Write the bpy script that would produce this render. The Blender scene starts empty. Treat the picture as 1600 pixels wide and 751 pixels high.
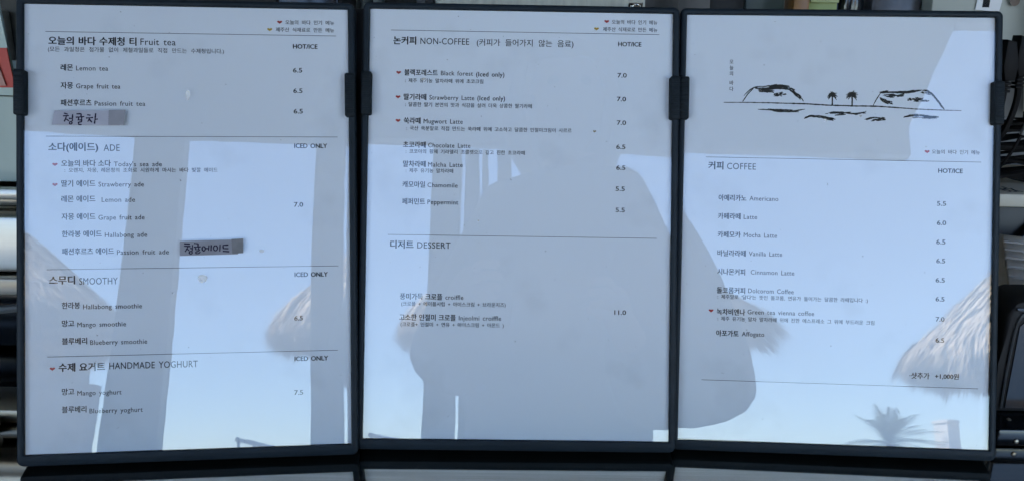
import bpy, bmesh, math, random
from mathutils import Vector, Matrix
R = math.radians
random.seed(7)
SC = bpy.context.scene
COL = SC.collection

# ------------------------------------------------------------------ camera, light, exposure
cam_d = bpy.data.cameras.new('camera')
cam_d.sensor_width = 36.0
cam_d.lens = 36.0 * 1202.0 / 1600.0
cam_d.clip_start = 0.01
cam_d.clip_end = 5000
cam_d.dof.use_dof = False
CAM = bpy.data.objects.new('camera', cam_d)
COL.objects.link(CAM)
SC.camera = CAM
_rt = Vector((0.999879, 0.004018, 0.014998))          # camera right, up and forward in the world
_fw = Vector((0.0, 0.965934, -0.258790))
_fw = (_fw - _rt * _fw.dot(_rt)).normalized(); _rt.normalize()
_up = _rt.cross(_fw).normalized()
EYE = Vector((0.0, 0.0, 1.33))
CM = Matrix((( _rt.x, _up.x, -_fw.x, EYE.x), (_rt.y, _up.y, -_fw.y, EYE.y), (_rt.z, _up.z, -_fw.z, EYE.z), (0, 0, 0, 1)))
CAM.matrix_world = CM

SUN_DIR = Vector((-0.97, 0.10, 0.0)).normalized()
SUN_EL = R(52)
W = bpy.data.worlds.new('World'); SC.world = W; W.use_nodes = True
nt = W.node_tree; nt.nodes.clear()
out = nt.nodes.new('ShaderNodeOutputWorld'); bg = nt.nodes.new('ShaderNodeBackground'); sky = nt.nodes.new('ShaderNodeTexSky')
sky.sky_type = 'NISHITA'; sky.sun_disc = False; sky.sun_elevation = SUN_EL
sky.sun_rotation = math.atan2(SUN_DIR.x, SUN_DIR.y)
sky.air_density = 0.8; sky.dust_density = 0.2; sky.ozone_density = 2.5; sky.altitude = 10
bg.inputs['Strength'].default_value = 0.15
nt.links.new(sky.outputs[0], bg.inputs['Color']); nt.links.new(bg.outputs[0], out.inputs['Surface'])
sd = bpy.data.lights.new('sun', 'SUN'); sd.energy = 4.4; sd.angle = R(0.5); sd.color = (1.0, 0.955, 0.89)
SUN = bpy.data.objects.new('sun', sd); COL.objects.link(SUN)
_s = Vector((SUN_DIR.x * math.cos(SUN_EL), SUN_DIR.y * math.cos(SUN_EL), math.sin(SUN_EL)))
SUN.rotation_euler = (-_s).to_track_quat('-Z', 'Y').to_euler(); SUN.location = (-6, -6, 9)
SC.view_settings.view_transform = 'Standard'; SC.view_settings.look = 'None'
SC.view_settings.exposure = 2.74; SC.view_settings.gamma = 1.0; SC.view_settings.use_curve_mapping = False
SC.render.engine = 'CYCLES'
SC.cycles.max_bounces = 10; SC.cycles.diffuse_bounces = 5; SC.cycles.glossy_bounces = 6
SC.cycles.transparent_max_bounces = 12; SC.cycles.caustics_reflective = False; SC.cycles.caustics_refractive = False

# ------------------------------------------------------------------ helpers
def tag(o, label=None, cat=None, group=None, kind=None):
    if label: o['label'] = label
    if cat: o['category'] = cat
    if group: o['group'] = group
    if kind: o['kind'] = kind
    return o
def empty(name, loc=(0, 0, 0), rz=0.0, mat4=None):
    o = bpy.data.objects.new(name, None); COL.objects.link(o); o.empty_display_size = 0.05
    if mat4 is not None: o.matrix_world = mat4
    else:
        o.location = loc; o.rotation_euler = (0, 0, rz)
    return o
def link(name, me, m=None, parent=None):
    o = bpy.data.objects.new(name, me); COL.objects.link(o)
    if m is not None:
        me.materials.clear(); me.materials.append(m)
    if parent: o.parent = parent
    return o
def obj(name, bm, m=None, parent=None, smooth=False, loc=None, normals=True):
    if normals: bmesh.ops.recalc_face_normals(bm, faces=bm.faces[:])
    me = bpy.data.meshes.new(name); bm.to_mesh(me); bm.free()
    if smooth:
        for p in me.polygons: p.use_smooth = True
        try: me.set_sharp_from_angle(angle=R(38))
        except Exception: pass
    o = link(name, me, m, parent)
    if loc is not None: o.location = loc
    return o
def BM(): return bmesh.new()
def box(bm, x0, x1, y0, y1, z0, z1, bev=0.0, seg=2, M=None):
    c = Matrix.Translation(((x0+x1)/2, (y0+y1)/2, (z0+z1)/2)) @ Matrix.Diagonal((abs(x1-x0), abs(y1-y0), abs(z1-z0), 1))
    r = bmesh.ops.create_cube(bm, size=1.0, matrix=c)
    vs = r['verts']
    if bev > 0:
        es = list({e for v in vs for e in v.link_edges})
        b = bmesh.ops.bevel(bm, geom=es, offset=bev, segments=seg, profile=0.5, affect='EDGES')
        vs = list({v for f in b['faces'] for v in f.verts} | {v for v in vs if v.is_valid})
    if M is not None: bmesh.ops.transform(bm, matrix=M, verts=vs)
    return vs
def prism(bm, pts, y0, y1, bev=0.0, seg=2, M=None):
    """polygon in XZ, extruded along Y"""
    a = [bm.verts.new((p[0], y0, p[1])) for p in pts]; b = [bm.verts.new((p[0], y1, p[1])) for p in pts]
    n = len(pts); fs = [bm.faces.new(a), bm.faces.new(b[::-1])]
    for i in range(n): fs.append(bm.faces.new((a[i], b[i], b[(i+1) % n], a[(i+1) % n])))
    vs = a + b
    if bev > 0:
        es = list({e for f in fs[:2] for e in f.edges})
        r = bmesh.ops.bevel(bm, geom=es, offset=bev, segments=seg, profile=0.5, affect='EDGES')
        vs = [v for v in vs if v.is_valid] + [v for f in r['faces'] for v in f.verts]
    if M is not None: bmesh.ops.transform(bm, matrix=M, verts=list(set(vs)))
def tube(bm, pts, rad, n=8, cap=True):
    pts = [Vector(p) for p in pts]; rings = []
    prev = None
    for i, p in enumerate(pts):
        d = (pts[min(i+1, len(pts)-1)] - pts[max(i-1, 0)]).normalized()
        if prev is None:
            a = d.orthogonal().normalized()
        else:
            a = (prev - d * prev.dot(d)).normalized()
        prev = a; b = d.cross(a)
        r = rad[i] if isinstance(rad, (list, tuple)) else rad
        rings.append([bm.verts.new(p + (a * math.cos(2*math.pi*k/n) + b * math.sin(2*math.pi*k/n)) * r) for k in range(n)])
    for i in range(len(rings)-1):
        for k in range(n): bm.faces.new((rings[i][k], rings[i][(k+1) % n], rings[i+1][(k+1) % n], rings[i+1][k]))
    if cap: bm.faces.new(rings[0][::-1]); bm.faces.new(rings[-1])
def spline(pts, n=8):
    pts = [Vector(p) for p in pts]; o = []
    for i in range(len(pts)-1):
        p0 = pts[max(i-1, 0)]; p1 = pts[i]; p2 = pts[i+1]; p3 = pts[min(i+2, len(pts)-1)]
        for k in range(n):
            t = k / n
            o.append(0.5*((2*p1)+(p2-p0)*t+(2*p0-5*p1+4*p2-p3)*t*t+(3*p1-p0-3*p2+p3)*t**3))
    o.append(pts[-1]); return o
def lathe(bm, prof, n=32, c=(0, 0, 0), cap=True):
    rings = []
    for r, z in prof:
        rings.append([bm.verts.new((c[0]+r*math.cos(2*math.pi*k/n), c[1]+r*math.sin(2*math.pi*k/n), c[2]+z)) for k in range(n)])
    for i in range(len(rings)-1):
        for k in range(n): bm.faces.new((rings[i][k], rings[i][(k+1) % n], rings[i+1][(k+1) % n], rings[i+1][k]))
    if cap:
        if prof[0][0] > 1e-5: bm.faces.new(rings[0][::-1])
        if prof[-1][0] > 1e-5: bm.faces.new(rings[-1])

_M = {}
def mat(name, col, rough=0.5, metal=0.0, var=0.12, scale=8.0, bump=0.0, bscale=60.0, stretch=(1, 1, 1), spec=0.5, col2=None, coat=0.0):
    """plain surface with noise in its colour, gloss and relief"""
    if name in _M: return _M[name]
    m = bpy.data.materials.new(name); m.use_nodes = True; t = m.node_tree; L = t.links
    p = t.nodes['Principled BSDF']
    tc = t.nodes.new('ShaderNodeTexCoord'); mp = t.nodes.new('ShaderNodeMapping'); mp.inputs['Scale'].default_value = stretch
    L.new(tc.outputs['Object'], mp.inputs[0])
    n1 = t.nodes.new('ShaderNodeTexNoise'); n1.inputs['Scale'].default_value = scale; n1.inputs['Detail'].default_value = 6
    L.new(mp.outputs[0], n1.inputs['Vector'])
    rp = t.nodes.new('ShaderNodeValToRGB')
    a = col2 if col2 else tuple(c * (1 - var) for c in col); b = col if col2 else tuple(min(1, c * (1 + var)) for c in col)
    rp.color_ramp.elements[0].position = 0.32; rp.color_ramp.elements[1].position = 0.68
    rp.color_ramp.elements[0].color = (*a, 1); rp.color_ramp.elements[1].color = (*b, 1)
    L.new(n1.outputs['Fac'], rp.inputs[0]); L.new(rp.outputs[0], p.inputs['Base Color'])
    mr = t.nodes.new('ShaderNodeMapRange'); mr.inputs['To Min'].default_value = max(0, rough*0.8); mr.inputs['To Max'].default_value = min(1, rough*1.25)
    n2 = t.nodes.new('ShaderNodeTexNoise'); n2.inputs['Scale'].default_value = scale*3.1; n2.inputs['Detail'].default_value = 5
    L.new(mp.outputs[0], n2.inputs['Vector']); L.new(n2.outputs['Fac'], mr.inputs[0]); L.new(mr.outputs[0], p.inputs['Roughness'])
    p.inputs['Metallic'].default_value = metal; p.inputs['Specular IOR Level'].default_value = spec; p.inputs['Coat Weight'].default_value = coat
    if bump > 0:
        n3 = t.nodes.new('ShaderNodeTexNoise'); n3.inputs['Scale'].default_value = bscale; n3.inputs['Detail'].default_value = 4
        L.new(mp.outputs[0], n3.inputs['Vector'])
        bp = t.nodes.new('ShaderNodeBump'); bp.inputs['Strength'].default_value = bump; bp.inputs['Distance'].default_value = 0.002
        L.new(n3.outputs['Fac'], bp.inputs['Height']); L.new(bp.outputs[0], p.inputs['Normal'])
    _M[name] = m; return m

def film_mat():
    """clear glossy film over each page, a little dusty and rubbed"""
    m = bpy.data.materials.new('clear_film'); m.use_nodes = True; t = m.node_tree; L = t.links; t.nodes.clear()
    o = t.nodes.new('ShaderNodeOutputMaterial'); tr = t.nodes.new('ShaderNodeBsdfTransparent'); gl = t.nodes.new('ShaderNodeBsdfGlossy')
    fr = t.nodes.new('ShaderNodeFresnel'); fr.inputs['IOR'].default_value = 1.68
    mx = t.nodes.new('ShaderNodeMixShader'); tr.inputs['Color'].default_value = (0.985, 0.99, 0.99, 1)
    gl.inputs['Roughness'].default_value = 0.004; gl.inputs['Color'].default_value = (1, 1, 1, 1)
    tc = t.nodes.new('ShaderNodeTexCoord')
    nb = t.nodes.new('ShaderNodeTexNoise'); nb.inputs['Scale'].default_value = 26; nb.inputs['Detail'].default_value = 3
    bp = t.nodes.new('ShaderNodeBump'); bp.inputs['Strength'].default_value = 0.010; bp.inputs['Distance'].default_value = 0.002
    L.new(tc.outputs['Object'], nb.inputs['Vector']); L.new(nb.outputs['Fac'], bp.inputs['Height']); L.new(bp.outputs[0], gl.inputs['Normal'])
    ge = t.nodes.new('ShaderNodeNewGeometry'); iv = t.nodes.new('ShaderNodeMath'); iv.operation = 'SUBTRACT'; iv.inputs[0].default_value = 1.0
    ml = t.nodes.new('ShaderNodeMath'); ml.operation = 'MULTIPLY'
    L.new(ge.outputs['Backfacing'], iv.inputs[1]); L.new(iv.outputs[0], ml.inputs[0]); L.new(fr.outputs[0], ml.inputs[1])
    L.new(ml.outputs[0], mx.inputs[0]); L.new(tr.outputs[0], mx.inputs[1]); L.new(gl.outputs[0], mx.inputs[2])
    # dust: sparse specks and faint rubbed patches
    df = t.nodes.new('ShaderNodeBsdfDiffuse'); df.inputs['Color'].default_value = (0.62, 0.63, 0.64, 1)
    v = t.nodes.new('ShaderNodeTexNoise'); v.inputs['Scale'].default_value = 420; v.inputs['Detail'].default_value = 2
    v2 = t.nodes.new('ShaderNodeTexNoise'); v2.inputs['Scale'].default_value = 14; v2.inputs['Detail'].default_value = 6
    L.new(tc.outputs['Object'], v.inputs['Vector']); L.new(tc.outputs['Object'], v2.inputs['Vector'])
    r1 = t.nodes.new('ShaderNodeMapRange'); r1.inputs['From Min'].default_value = 0.76; r1.inputs['From Max'].default_value = 0.83; r1.inputs['To Max'].default_value = 0.35
    r2 = t.nodes.new('ShaderNodeMapRange'); r2.inputs['From Min'].default_value = 0.55; r2.inputs['From Max'].default_value = 0.8; r2.inputs['To Max'].default_value = 0.07
    L.new(v.outputs['Fac'], r1.inputs[0]); L.new(v2.outputs['Fac'], r2.inputs[0])
    ad = t.nodes.new('ShaderNodeMath'); ad.operation = 'ADD'; ad.use_clamp = True
    L.new(r1.outputs[0], ad.inputs[0]); L.new(r2.outputs[0], ad.inputs[1])
    m2 = t.nodes.new('ShaderNodeMixShader'); L.new(ad.outputs[0], m2.inputs[0]); L.new(mx.outputs[0], m2.inputs[1]); L.new(df.outputs[0], m2.inputs[2])
    L.new(m2.outputs[0], o.inputs['Surface']); return m

def steel_counter_mat():
    m = bpy.data.materials.new('dark_polished_steel'); m.use_nodes = True; t = m.node_tree; L = t.links
    p = t.nodes['Principled BSDF']; p.inputs['Metallic'].default_value = 1.0
    tc = t.nodes.new('ShaderNodeTexCoord'); mp = t.nodes.new('ShaderNodeMapping'); mp.inputs['Scale'].default_value = (1.2, 60, 1)
    L.new(tc.outputs['Object'], mp.inputs[0])
    n = t.nodes.new('ShaderNodeTexNoise'); n.inputs['Scale'].default_value = 6; n.inputs['Detail'].default_value = 8; L.new(mp.outputs[0], n.inputs['Vector'])
    rp = t.nodes.new('ShaderNodeValToRGB'); rp.color_ramp.elements[0].position = 0.3; rp.color_ramp.elements[1].position = 0.72
    rp.color_ramp.elements[0].color = (0.50, 0.46, 0.395, 1); rp.color_ramp.elements[1].color = (0.66, 0.61, 0.53, 1)
    L.new(n.outputs['Fac'], rp.inputs[0]); L.new(rp.outputs[0], p.inputs['Base Color'])
    n2 = t.nodes.new('ShaderNodeTexNoise'); n2.inputs['Scale'].default_value = 9; n2.inputs['Detail'].default_value = 6; L.new(tc.outputs['Object'], n2.inputs['Vector'])
    mr = t.nodes.new('ShaderNodeMapRange'); mr.inputs['To Min'].default_value = 0.03; mr.inputs['To Max'].default_value = 0.10
    L.new(n2.outputs['Fac'], mr.inputs[0]); L.new(mr.outputs[0], p.inputs['Roughness'])
    return m

BLACK_PLASTIC = mat('black_plastic', (0.010, 0.017, 0.024), 0.5, var=0.15, scale=40, bump=0.15, bscale=900, spec=0.22)
TAB_RUBBER = mat('tab_rubber', (0.008, 0.013, 0.017), 0.6, var=0.15, scale=60, spec=0.2)
HINGE_BLACK = mat('hinge_black', (0.004, 0.005, 0.006), 0.6)
PAPER = mat('white_paper', (0.735, 0.775, 0.84), 0.85, var=0.012, scale=5, spec=0.15)
INK = mat('black_ink', (0.022, 0.024, 0.03), 0.7, var=0.1, scale=200, spec=0.2)
INK_SOFT = mat('grey_ink', (0.036, 0.039, 0.048), 0.7, var=0.1, scale=200, spec=0.2)
INK_BRUSH = mat('brush_ink', (0.030, 0.030, 0.027), 0.7, var=0.25, scale=300, spec=0.2)
RED = mat('red_print', (0.42, 0.045, 0.04), 0.6); YELLOW = mat('yellow_print', (0.50, 0.33, 0.04), 0.6)
GREYHEART = mat('ochre_print', (0.26, 0.21, 0.10), 0.6)
TAPE_PALE = mat('matte_tape_pale', (0.40, 0.40, 0.46), 0.7, var=0.10, scale=60, spec=0.2)
TAPE = mat('matte_tape', (0.28, 0.28, 0.31), 0.75, var=0.08, scale=90, spec=0.2)
TAPE2 = mat('matte_tape_double', (0.20, 0.20, 0.21), 0.75, var=0.14, scale=120, spec=0.2)
MARKER = mat('marker_ink', (0.022, 0.018, 0.045), 0.5, spec=0.15)
BACKBOARD = mat('backboard', (0.02, 0.022, 0.025), 0.6)
FILM = film_mat()

def spot_mat():
    """small pale spots: thin whitish layer, see-through"""
    m = bpy.data.materials.new('whitish_spot'); m.use_nodes = True; t = m.node_tree; L = t.links; t.nodes.clear()
    o = t.nodes.new('ShaderNodeOutputMaterial'); tr = t.nodes.new('ShaderNodeBsdfTransparent'); d = t.nodes.new('ShaderNodeBsdfDiffuse'); d.inputs[0].default_value = (1, 0.98, 0.93, 1)
    mx = t.nodes.new('ShaderNodeMixShader'); lw = t.nodes.new('ShaderNodeTexCoord'); n = t.nodes.new('ShaderNodeTexNoise'); n.inputs['Scale'].default_value = 260
    r = t.nodes.new('ShaderNodeMapRange'); r.inputs['To Min'].default_value = 0.08; r.inputs['To Max'].default_value = 0.45
    L.new(lw.outputs['Object'], n.inputs['Vector']); L.new(n.outputs['Fac'], r.inputs[0]); L.new(r.outputs[0], mx.inputs[0]); L.new(tr.outputs[0], mx.inputs[1]); L.new(d.outputs[0], mx.inputs[2]); L.new(mx.outputs[0], o.inputs['Surface']); return m
PALE_SPOT = spot_mat()
# ---- menu print: page millimetres
TEXTS={'L': [('g', '오늘의 바다 인기 메뉴', 168.0, 200.53, 286.25), ('g', '제주산 식재료로 만든 메뉴', 161.59, 200.49, 281.15), ('H', '오늘의 바다 수제청 티', 15.1, 70.65, 271.38), ('h', 'Fruit tea', 73.31, 95.97, 271.67), ('s', '(모든 과일청은 첨가물 없이 제철과일들로 직접 만드는 수제청입니다.)', 14.68, 127.36, 265.79), ('I', '레몬', 22.68, 30.33, 253.69), ('i', 'Lemon tea', 32.35, 52.61, 253.54), ('I', '자몽', 22.65, 30.3, 241.79), ('i', 'Grape fruit tea', 32.31, 60.3, 241.64), ('I', '패션후르츠', 22.62, 41.97, 230.37), ('i', 'Passion fruit tea', 44.0, 76.2, 230.23), ('c', 'HOT/ICE', 172.99, 189.23, 269.98), ('p', '6.5', 172.88, 178.84, 253.71), ('p', '6.5', 172.99, 178.95, 239.72), ('p', '6.5', 173.1, 179.06, 225.75), ('p', '7.0', 172.84, 178.79, 162.33), ('p', '6.5', 172.49, 178.0, 85.72), ('p', '7.5', 172.12, 177.84, 35.56), ('H', '소다(에이드)', 14.91, 45.92, 201.07), ('h', 'ADE', 49.57, 59.73, 200.77), ('c', 'ICED ONLY', 173.35, 195.12, 202.2), ('c', 'ICED ONLY', 172.92, 194.85, 115.07), ('c', 'ICED ONLY', 172.5, 194.61, 58.25), ('I', '오늘의 바다 소다', 22.9, 54.0, 190.25), ('i', "Today's sea ade", 56.03, 86.7, 189.9), ('d', ': 오렌지, 자몽, 레몬청의 조화로 시원하게 마시는 바다 빛깔 에이드', 24.9, 122.71, 185.75), ('I', '딸기 에이드', 22.86, 44.22, 176.9), ('i', 'Strawberry ade', 46.24, 75.14, 176.48), ('I', '레몬 에이드', 22.83, 44.18, 166.73), ('i', 'Lemon ade', 48.23, 69.38, 166.27), ('I', '자몽 에이드', 23.0, 44.14, 155.09), ('i', 'Grape fruit ade', 46.16, 75.46, 154.55), ('I', '한라봉 에이드', 23.17, 48.14, 143.65), ('i', 'Hallabong ade', 50.17, 77.04, 143.04), ('I', '패션후르츠 에이드', 23.14, 55.8, 132.18), ('i', 'Passion fruit ade', 57.83, 90.94, 131.44), ('I', '한라봉', 23.03, 34.27, 96.66), ('i', 'Hallabong smoothie', 36.28, 73.56, 95.84), ('I', '망고', 23.0, 30.61, 84.91), ('i', 'Mango smoothie', 32.62, 63.33, 84.13), ('I', '블루베리', 22.97, 38.61, 73.24), ('i', 'Blueberry smoothie', 40.63, 76.72, 72.26), ('I', '망고', 22.87, 30.47, 40.14), ('i', 'Mango yoghurt', 32.48, 60.3, 39.22), ('I', '블루베리', 22.84, 38.06, 28.48), ('i', 'Blueberry yoghurt', 40.07, 73.67, 27.31), ('H', '스무디', 15.08, 31.1, 113.4), ('h', 'SMOOTHY', 33.92, 58.16, 112.71), ('H', '수제 요거트', 20.92, 49.84, 56.08), ('h', 'HANDMADE YOGHURT', 52.68, 109.1, 56.59)], 'M': [('g', '오늘의 바다 인기 메뉴', 167.58, 199.22, 289.28), ('g', '제주산 식재료로 만든 메뉴', 161.41, 199.28, 284.09), ('H', '논커피', 16.4, 31.89, 273.79), ('h', 'NON-COFFEE', 34.99, 68.66, 273.91), ('m', '(커피가 들어가지 않는 음료)', 74.01, 141.06, 273.45), ('c', 'HOT/ICE', 172.22, 188.25, 274.04), ('p', '7.0', 172.04, 178.27, 252.31), ('p', '7.0', 171.79, 178.02, 235.81), ('p', '7.0', 171.99, 178.22, 219.34), ('p', '6.5', 171.75, 177.97, 202.65), ('p', '6.5', 171.93, 178.15, 188.21), ('p', '5.5', 171.66, 177.88, 173.55), ('p', '5.5', 171.84, 178.06, 158.91), ('p', '11.0', 171.82, 179.79, 88.32), ('I', '블랙포레스트', 24.28, 47.29, 251.74), ('i', 'Black forest', 49.51, 71.66, 251.81), ('b', '(Iced only)', 73.89, 93.39, 251.44), ('d', ': 제주 유기농 말차라떼 위에 초코크림', 24.82, 78.83, 246.23), ('I', '딸기라떼', 24.12, 39.59, 234.79), ('i', 'Strawberry Latte', 41.81, 72.8, 234.85), ('b', '(Iced only)', 75.02, 94.08, 234.9), ('d', ': 달콤한 딸기 본연의 맛과 식감을 살려 더욱 상콤한 딸기라떼', 25.1, 112.77, 229.62), ('I', '쑥라떼', 24.39, 35.88, 218.33), ('i', 'Mugwort Latte', 38.09, 65.08, 218.32), ('d', ': 국산 쑥분말로 직접 만드는 쑥라떼 위에 고소하고 달콤한 인절미크림이 사르르', 26.25, 140.51, 213.19), ('I', '초코라떼', 24.22, 39.68, 201.73), ('i', 'Chocolate Latte', 41.45, 70.64, 201.75), ('d', ': 코코아의 황제 기라델리 초콜렛으로 깊고 진한 초코라떼', 26.07, 108.35, 197.18), ('I', '말차라떼', 24.44, 39.89, 188.43), ('i', 'Malcha Latte', 41.66, 65.53, 188.41), ('d', ': 제주 유기농 말차라떼', 26.28, 58.97, 183.94), ('I', '캐모마일', 24.23, 39.68, 174.26), ('i', 'Chamomile', 41.45, 62.21, 174.21), ('I', '페퍼민트', 24.2, 39.86, 162.53), ('i', 'Peppermint', 41.64, 62.83, 162.48), ('H', '디저트', 16.53, 32.4, 132.81), ('h', 'DESSERT', 35.05, 57.99, 132.78), ('I', '풍미가득 크로플', 23.73, 52.81, 97.27), ('i', 'croiffle', 55.02, 67.37, 97.23), ('d', '(크로플 + 메이플시럽 + 아이스크림 + 브라운치즈)', 24.7, 96.57, 92.29), ('I', '고소한 인절미 크로플', 23.53, 62.29, 83.01), ('i', 'Injeolmi croiffle', 64.5, 93.61, 83.14), ('d', '(크로플+ 인절미 + 연유 + 아이스크림 + 아몬드 )', 24.49, 95.45, 78.18)], 'R': [('g', '오늘의 바다 인기 메뉴', 169.36, 201.51, 202.66), ('H', '커피', 17.43, 27.58, 190.17), ('h', 'COFFEE', 30.23, 50.04, 190.16), ('c', 'HOT/ICE', 173.89, 190.18, 189.81), ('I', '아메리카노', 24.98, 43.91, 167.85), ('i', 'Americano', 46.11, 65.85, 167.97), ('I', '카페라떼', 24.81, 40.22, 155.09), ('i', 'Latte', 42.43, 51.65, 155.06), ('I', '카페모카', 24.86, 40.49, 142.37), ('i', 'Mocha Latte', 42.7, 65.5, 142.54), ('I', '바닐라라떼', 24.92, 44.28, 129.49), ('i', 'Vanilla Latte', 46.48, 69.26, 129.73), ('I', '시나몬커피', 25.2, 44.11, 116.57), ('i', 'Cinnamon Latte', 48.07, 77.82, 116.97), ('I', '돌코롬커피', 25.04, 44.38, 103.66), ('i', 'Dolcorom Coffee', 46.58, 77.64, 104.07), ('I', '녹차비엔나', 25.36, 44.7, 88.77), ('i', 'Green tea vienna coffee', 46.46, 91.88, 89.4), ('I', '아포가토', 25.24, 40.62, 73.81), ('i', 'Affogato', 42.82, 58.16, 73.98), ('d', ": 제주말로 '달다'는 뜻인 돌코롬, 연유가 들어가는 달콤한 라떼입니다 :)", 25.6, 128.11, 99.29), ('d', ': 제주 유기농 말차 말차라떼 위에 진한 에스프레소 그 위에 부드러운 크림', 25.93, 132.72, 84.08), ('p', '5.5', 173.43, 179.44, 167.21), ('p', '6.0', 173.66, 179.67, 154.0), ('p', '6.5', 173.47, 179.47, 141.01), ('p', '6.5', 173.7, 179.48, 128.03), ('p', '6.5', 173.5, 179.5, 114.83), ('p', '6.5', 173.73, 179.52, 101.87), ('p', '7.0', 173.98, 179.76, 88.05), ('p', '6.5', 174.24, 179.8, 73.57), ('I', '·샷추가', 157.09, 170.39, 48.8), ('c', '+1,000원', 174.25, 190.06, 48.97), ('v', '오', 30.44, 33.97, 262.91), ('v', '늘', 30.53, 34.06, 258.65), ('v', '의', 30.62, 34.15, 254.61), ('v', '바', 30.76, 34.29, 248.11), ('v', '다', 30.85, 34.38, 243.86)]}
RULES={'L': [(13.11, 201.75, 277.42), (13.33, 202.26, 208.2), (13.5, 201.97, 120.51), (13.75, 201.29, 63.31)], 'M': [(14.5, 200.66, 281.03), (14.66, 200.48, 139.64)], 'R': [(15.52, 202.49, 196.12), (15.8, 203.0, 41.31)]}
HEARTS={'L': [(164.18, 286.34, 'r'), (157.57, 281.2, 'y'), (18.89, 189.63, 'r'), (18.85, 176.31, 'r'), (16.92, 55.52, 'r')], 'M': [(164.01, 289.61, 'r'), (156.95, 284.35, 'y'), (20.3, 251.71, 'r'), (20.13, 234.82, 'r'), (20.41, 218.4, 'r'), (156.51, 213.03, 'o')], 'R': [(166.13, 202.74, 'r'), (21.37, 89.48, 'r')]}
HAND_A=[[(25.53, 223.13), (28.0, 222.41)], [(25.0, 221.27), (28.7, 221.48)], [(27.11, 221.03), (26.58, 219.24), (25.76, 217.57)], [(26.75, 219.24), (27.81, 218.69), (28.69, 217.84)], [(28.69, 219.62), (30.81, 219.64)], [(31.06, 222.42), (30.8, 217.78)], [(29.82, 217.48), (30.25, 217.38), (30.57, 217.09), (30.69, 216.69), (30.59, 216.27), (30.29, 215.97), (29.87, 215.84), (29.44, 215.94), (29.12, 216.23), (29.0, 216.63), (29.1, 217.04), (29.4, 217.35), (29.82, 217.48)], [(33.46, 222.62), (36.46, 222.72), (36.28, 221.08)], [(33.03, 220.39), (38.4, 220.87)], [(34.87, 220.21), (34.69, 218.54)], [(36.81, 220.41), (36.63, 218.74)], [(34.16, 218.61), (37.05, 218.55), (36.45, 217.36), (34.57, 217.05), (34.85, 215.64), (36.69, 215.5)], [(40.18, 222.1), (42.3, 221.74)], [(39.46, 219.87), (43.89, 220.26)], [(41.76, 219.69), (40.51, 217.45)], [(41.58, 218.95), (43.17, 217.09)], [(45.56, 223.07), (45.2, 219.71), (44.76, 216.17)], [(45.2, 219.04), (46.9, 219.27)]]
HAND_B=[[(101.45, 136.49), (105.17, 136.27)], [(101.36, 135.0), (105.52, 134.76)], [(103.89, 134.59), (102.98, 132.73), (102.07, 131.24)], [(103.34, 133.29), (104.6, 131.96)], [(105.15, 133.45), (106.96, 133.36)], [(106.87, 135.69), (106.59, 131.56)], [(105.66, 131.54), (106.15, 131.42), (106.52, 131.1), (106.66, 130.65), (106.54, 130.2), (106.19, 129.86), (105.71, 129.74), (105.21, 129.85), (104.85, 130.17), (104.71, 130.62), (104.82, 131.07), (105.17, 131.41), (105.66, 131.54)], [(107.89, 136.8), (110.6, 136.4), (110.23, 134.82)], [(107.69, 134.18), (112.23, 134.5)], [(108.96, 133.98), (108.77, 132.66)], [(110.77, 134.14), (110.77, 132.83)], [(108.59, 132.67), (111.49, 132.45), (110.76, 131.52), (108.94, 131.16), (108.94, 130.04), (110.57, 129.94), (111.92, 131.05)], [(114.01, 134.67), (114.52, 134.48), (114.9, 133.95), (115.05, 133.2), (114.93, 132.44), (114.56, 131.88), (114.06, 131.67), (113.54, 131.85), (113.16, 132.39), (113.02, 133.14), (113.14, 133.89), (113.51, 134.45), (114.01, 134.67)], [(115.31, 133.27), (117.31, 133.24)], [(117.5, 135.38), (117.12, 131.82)], [(118.96, 135.56), (118.75, 131.61)], [(121.64, 135.07), (122.3, 134.87), (122.79, 134.26), (122.98, 133.42), (122.82, 132.57), (122.35, 131.93), (121.7, 131.69), (121.04, 131.9), (120.55, 132.51), (120.36, 133.35), (120.52, 134.2), (120.99, 134.83), (121.64, 135.07)], [(124.68, 135.87), (124.43, 131.17)], [(130.08, 135.44), (126.61, 135.29), (126.7, 133.14), (130.06, 132.99)], [(126.4, 131.33), (130.6, 130.98)]]
TAPES={'t1a': [(19.59, 224.77), (61.05, 225.24), (60.6, 215.2), (17.76, 215.44)], 't1b': [(53.72, 225.32), (64.32, 225.47), (63.46, 215.43), (53.28, 215.38)], 't2a': [(98.6, 138.34), (136.21, 139.03), (136.15, 129.12), (98.55, 128.5)], 't2b': [(132.03, 139.29), (139.57, 139.65), (139.5, 129.94), (132.39, 129.6)]}
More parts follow.
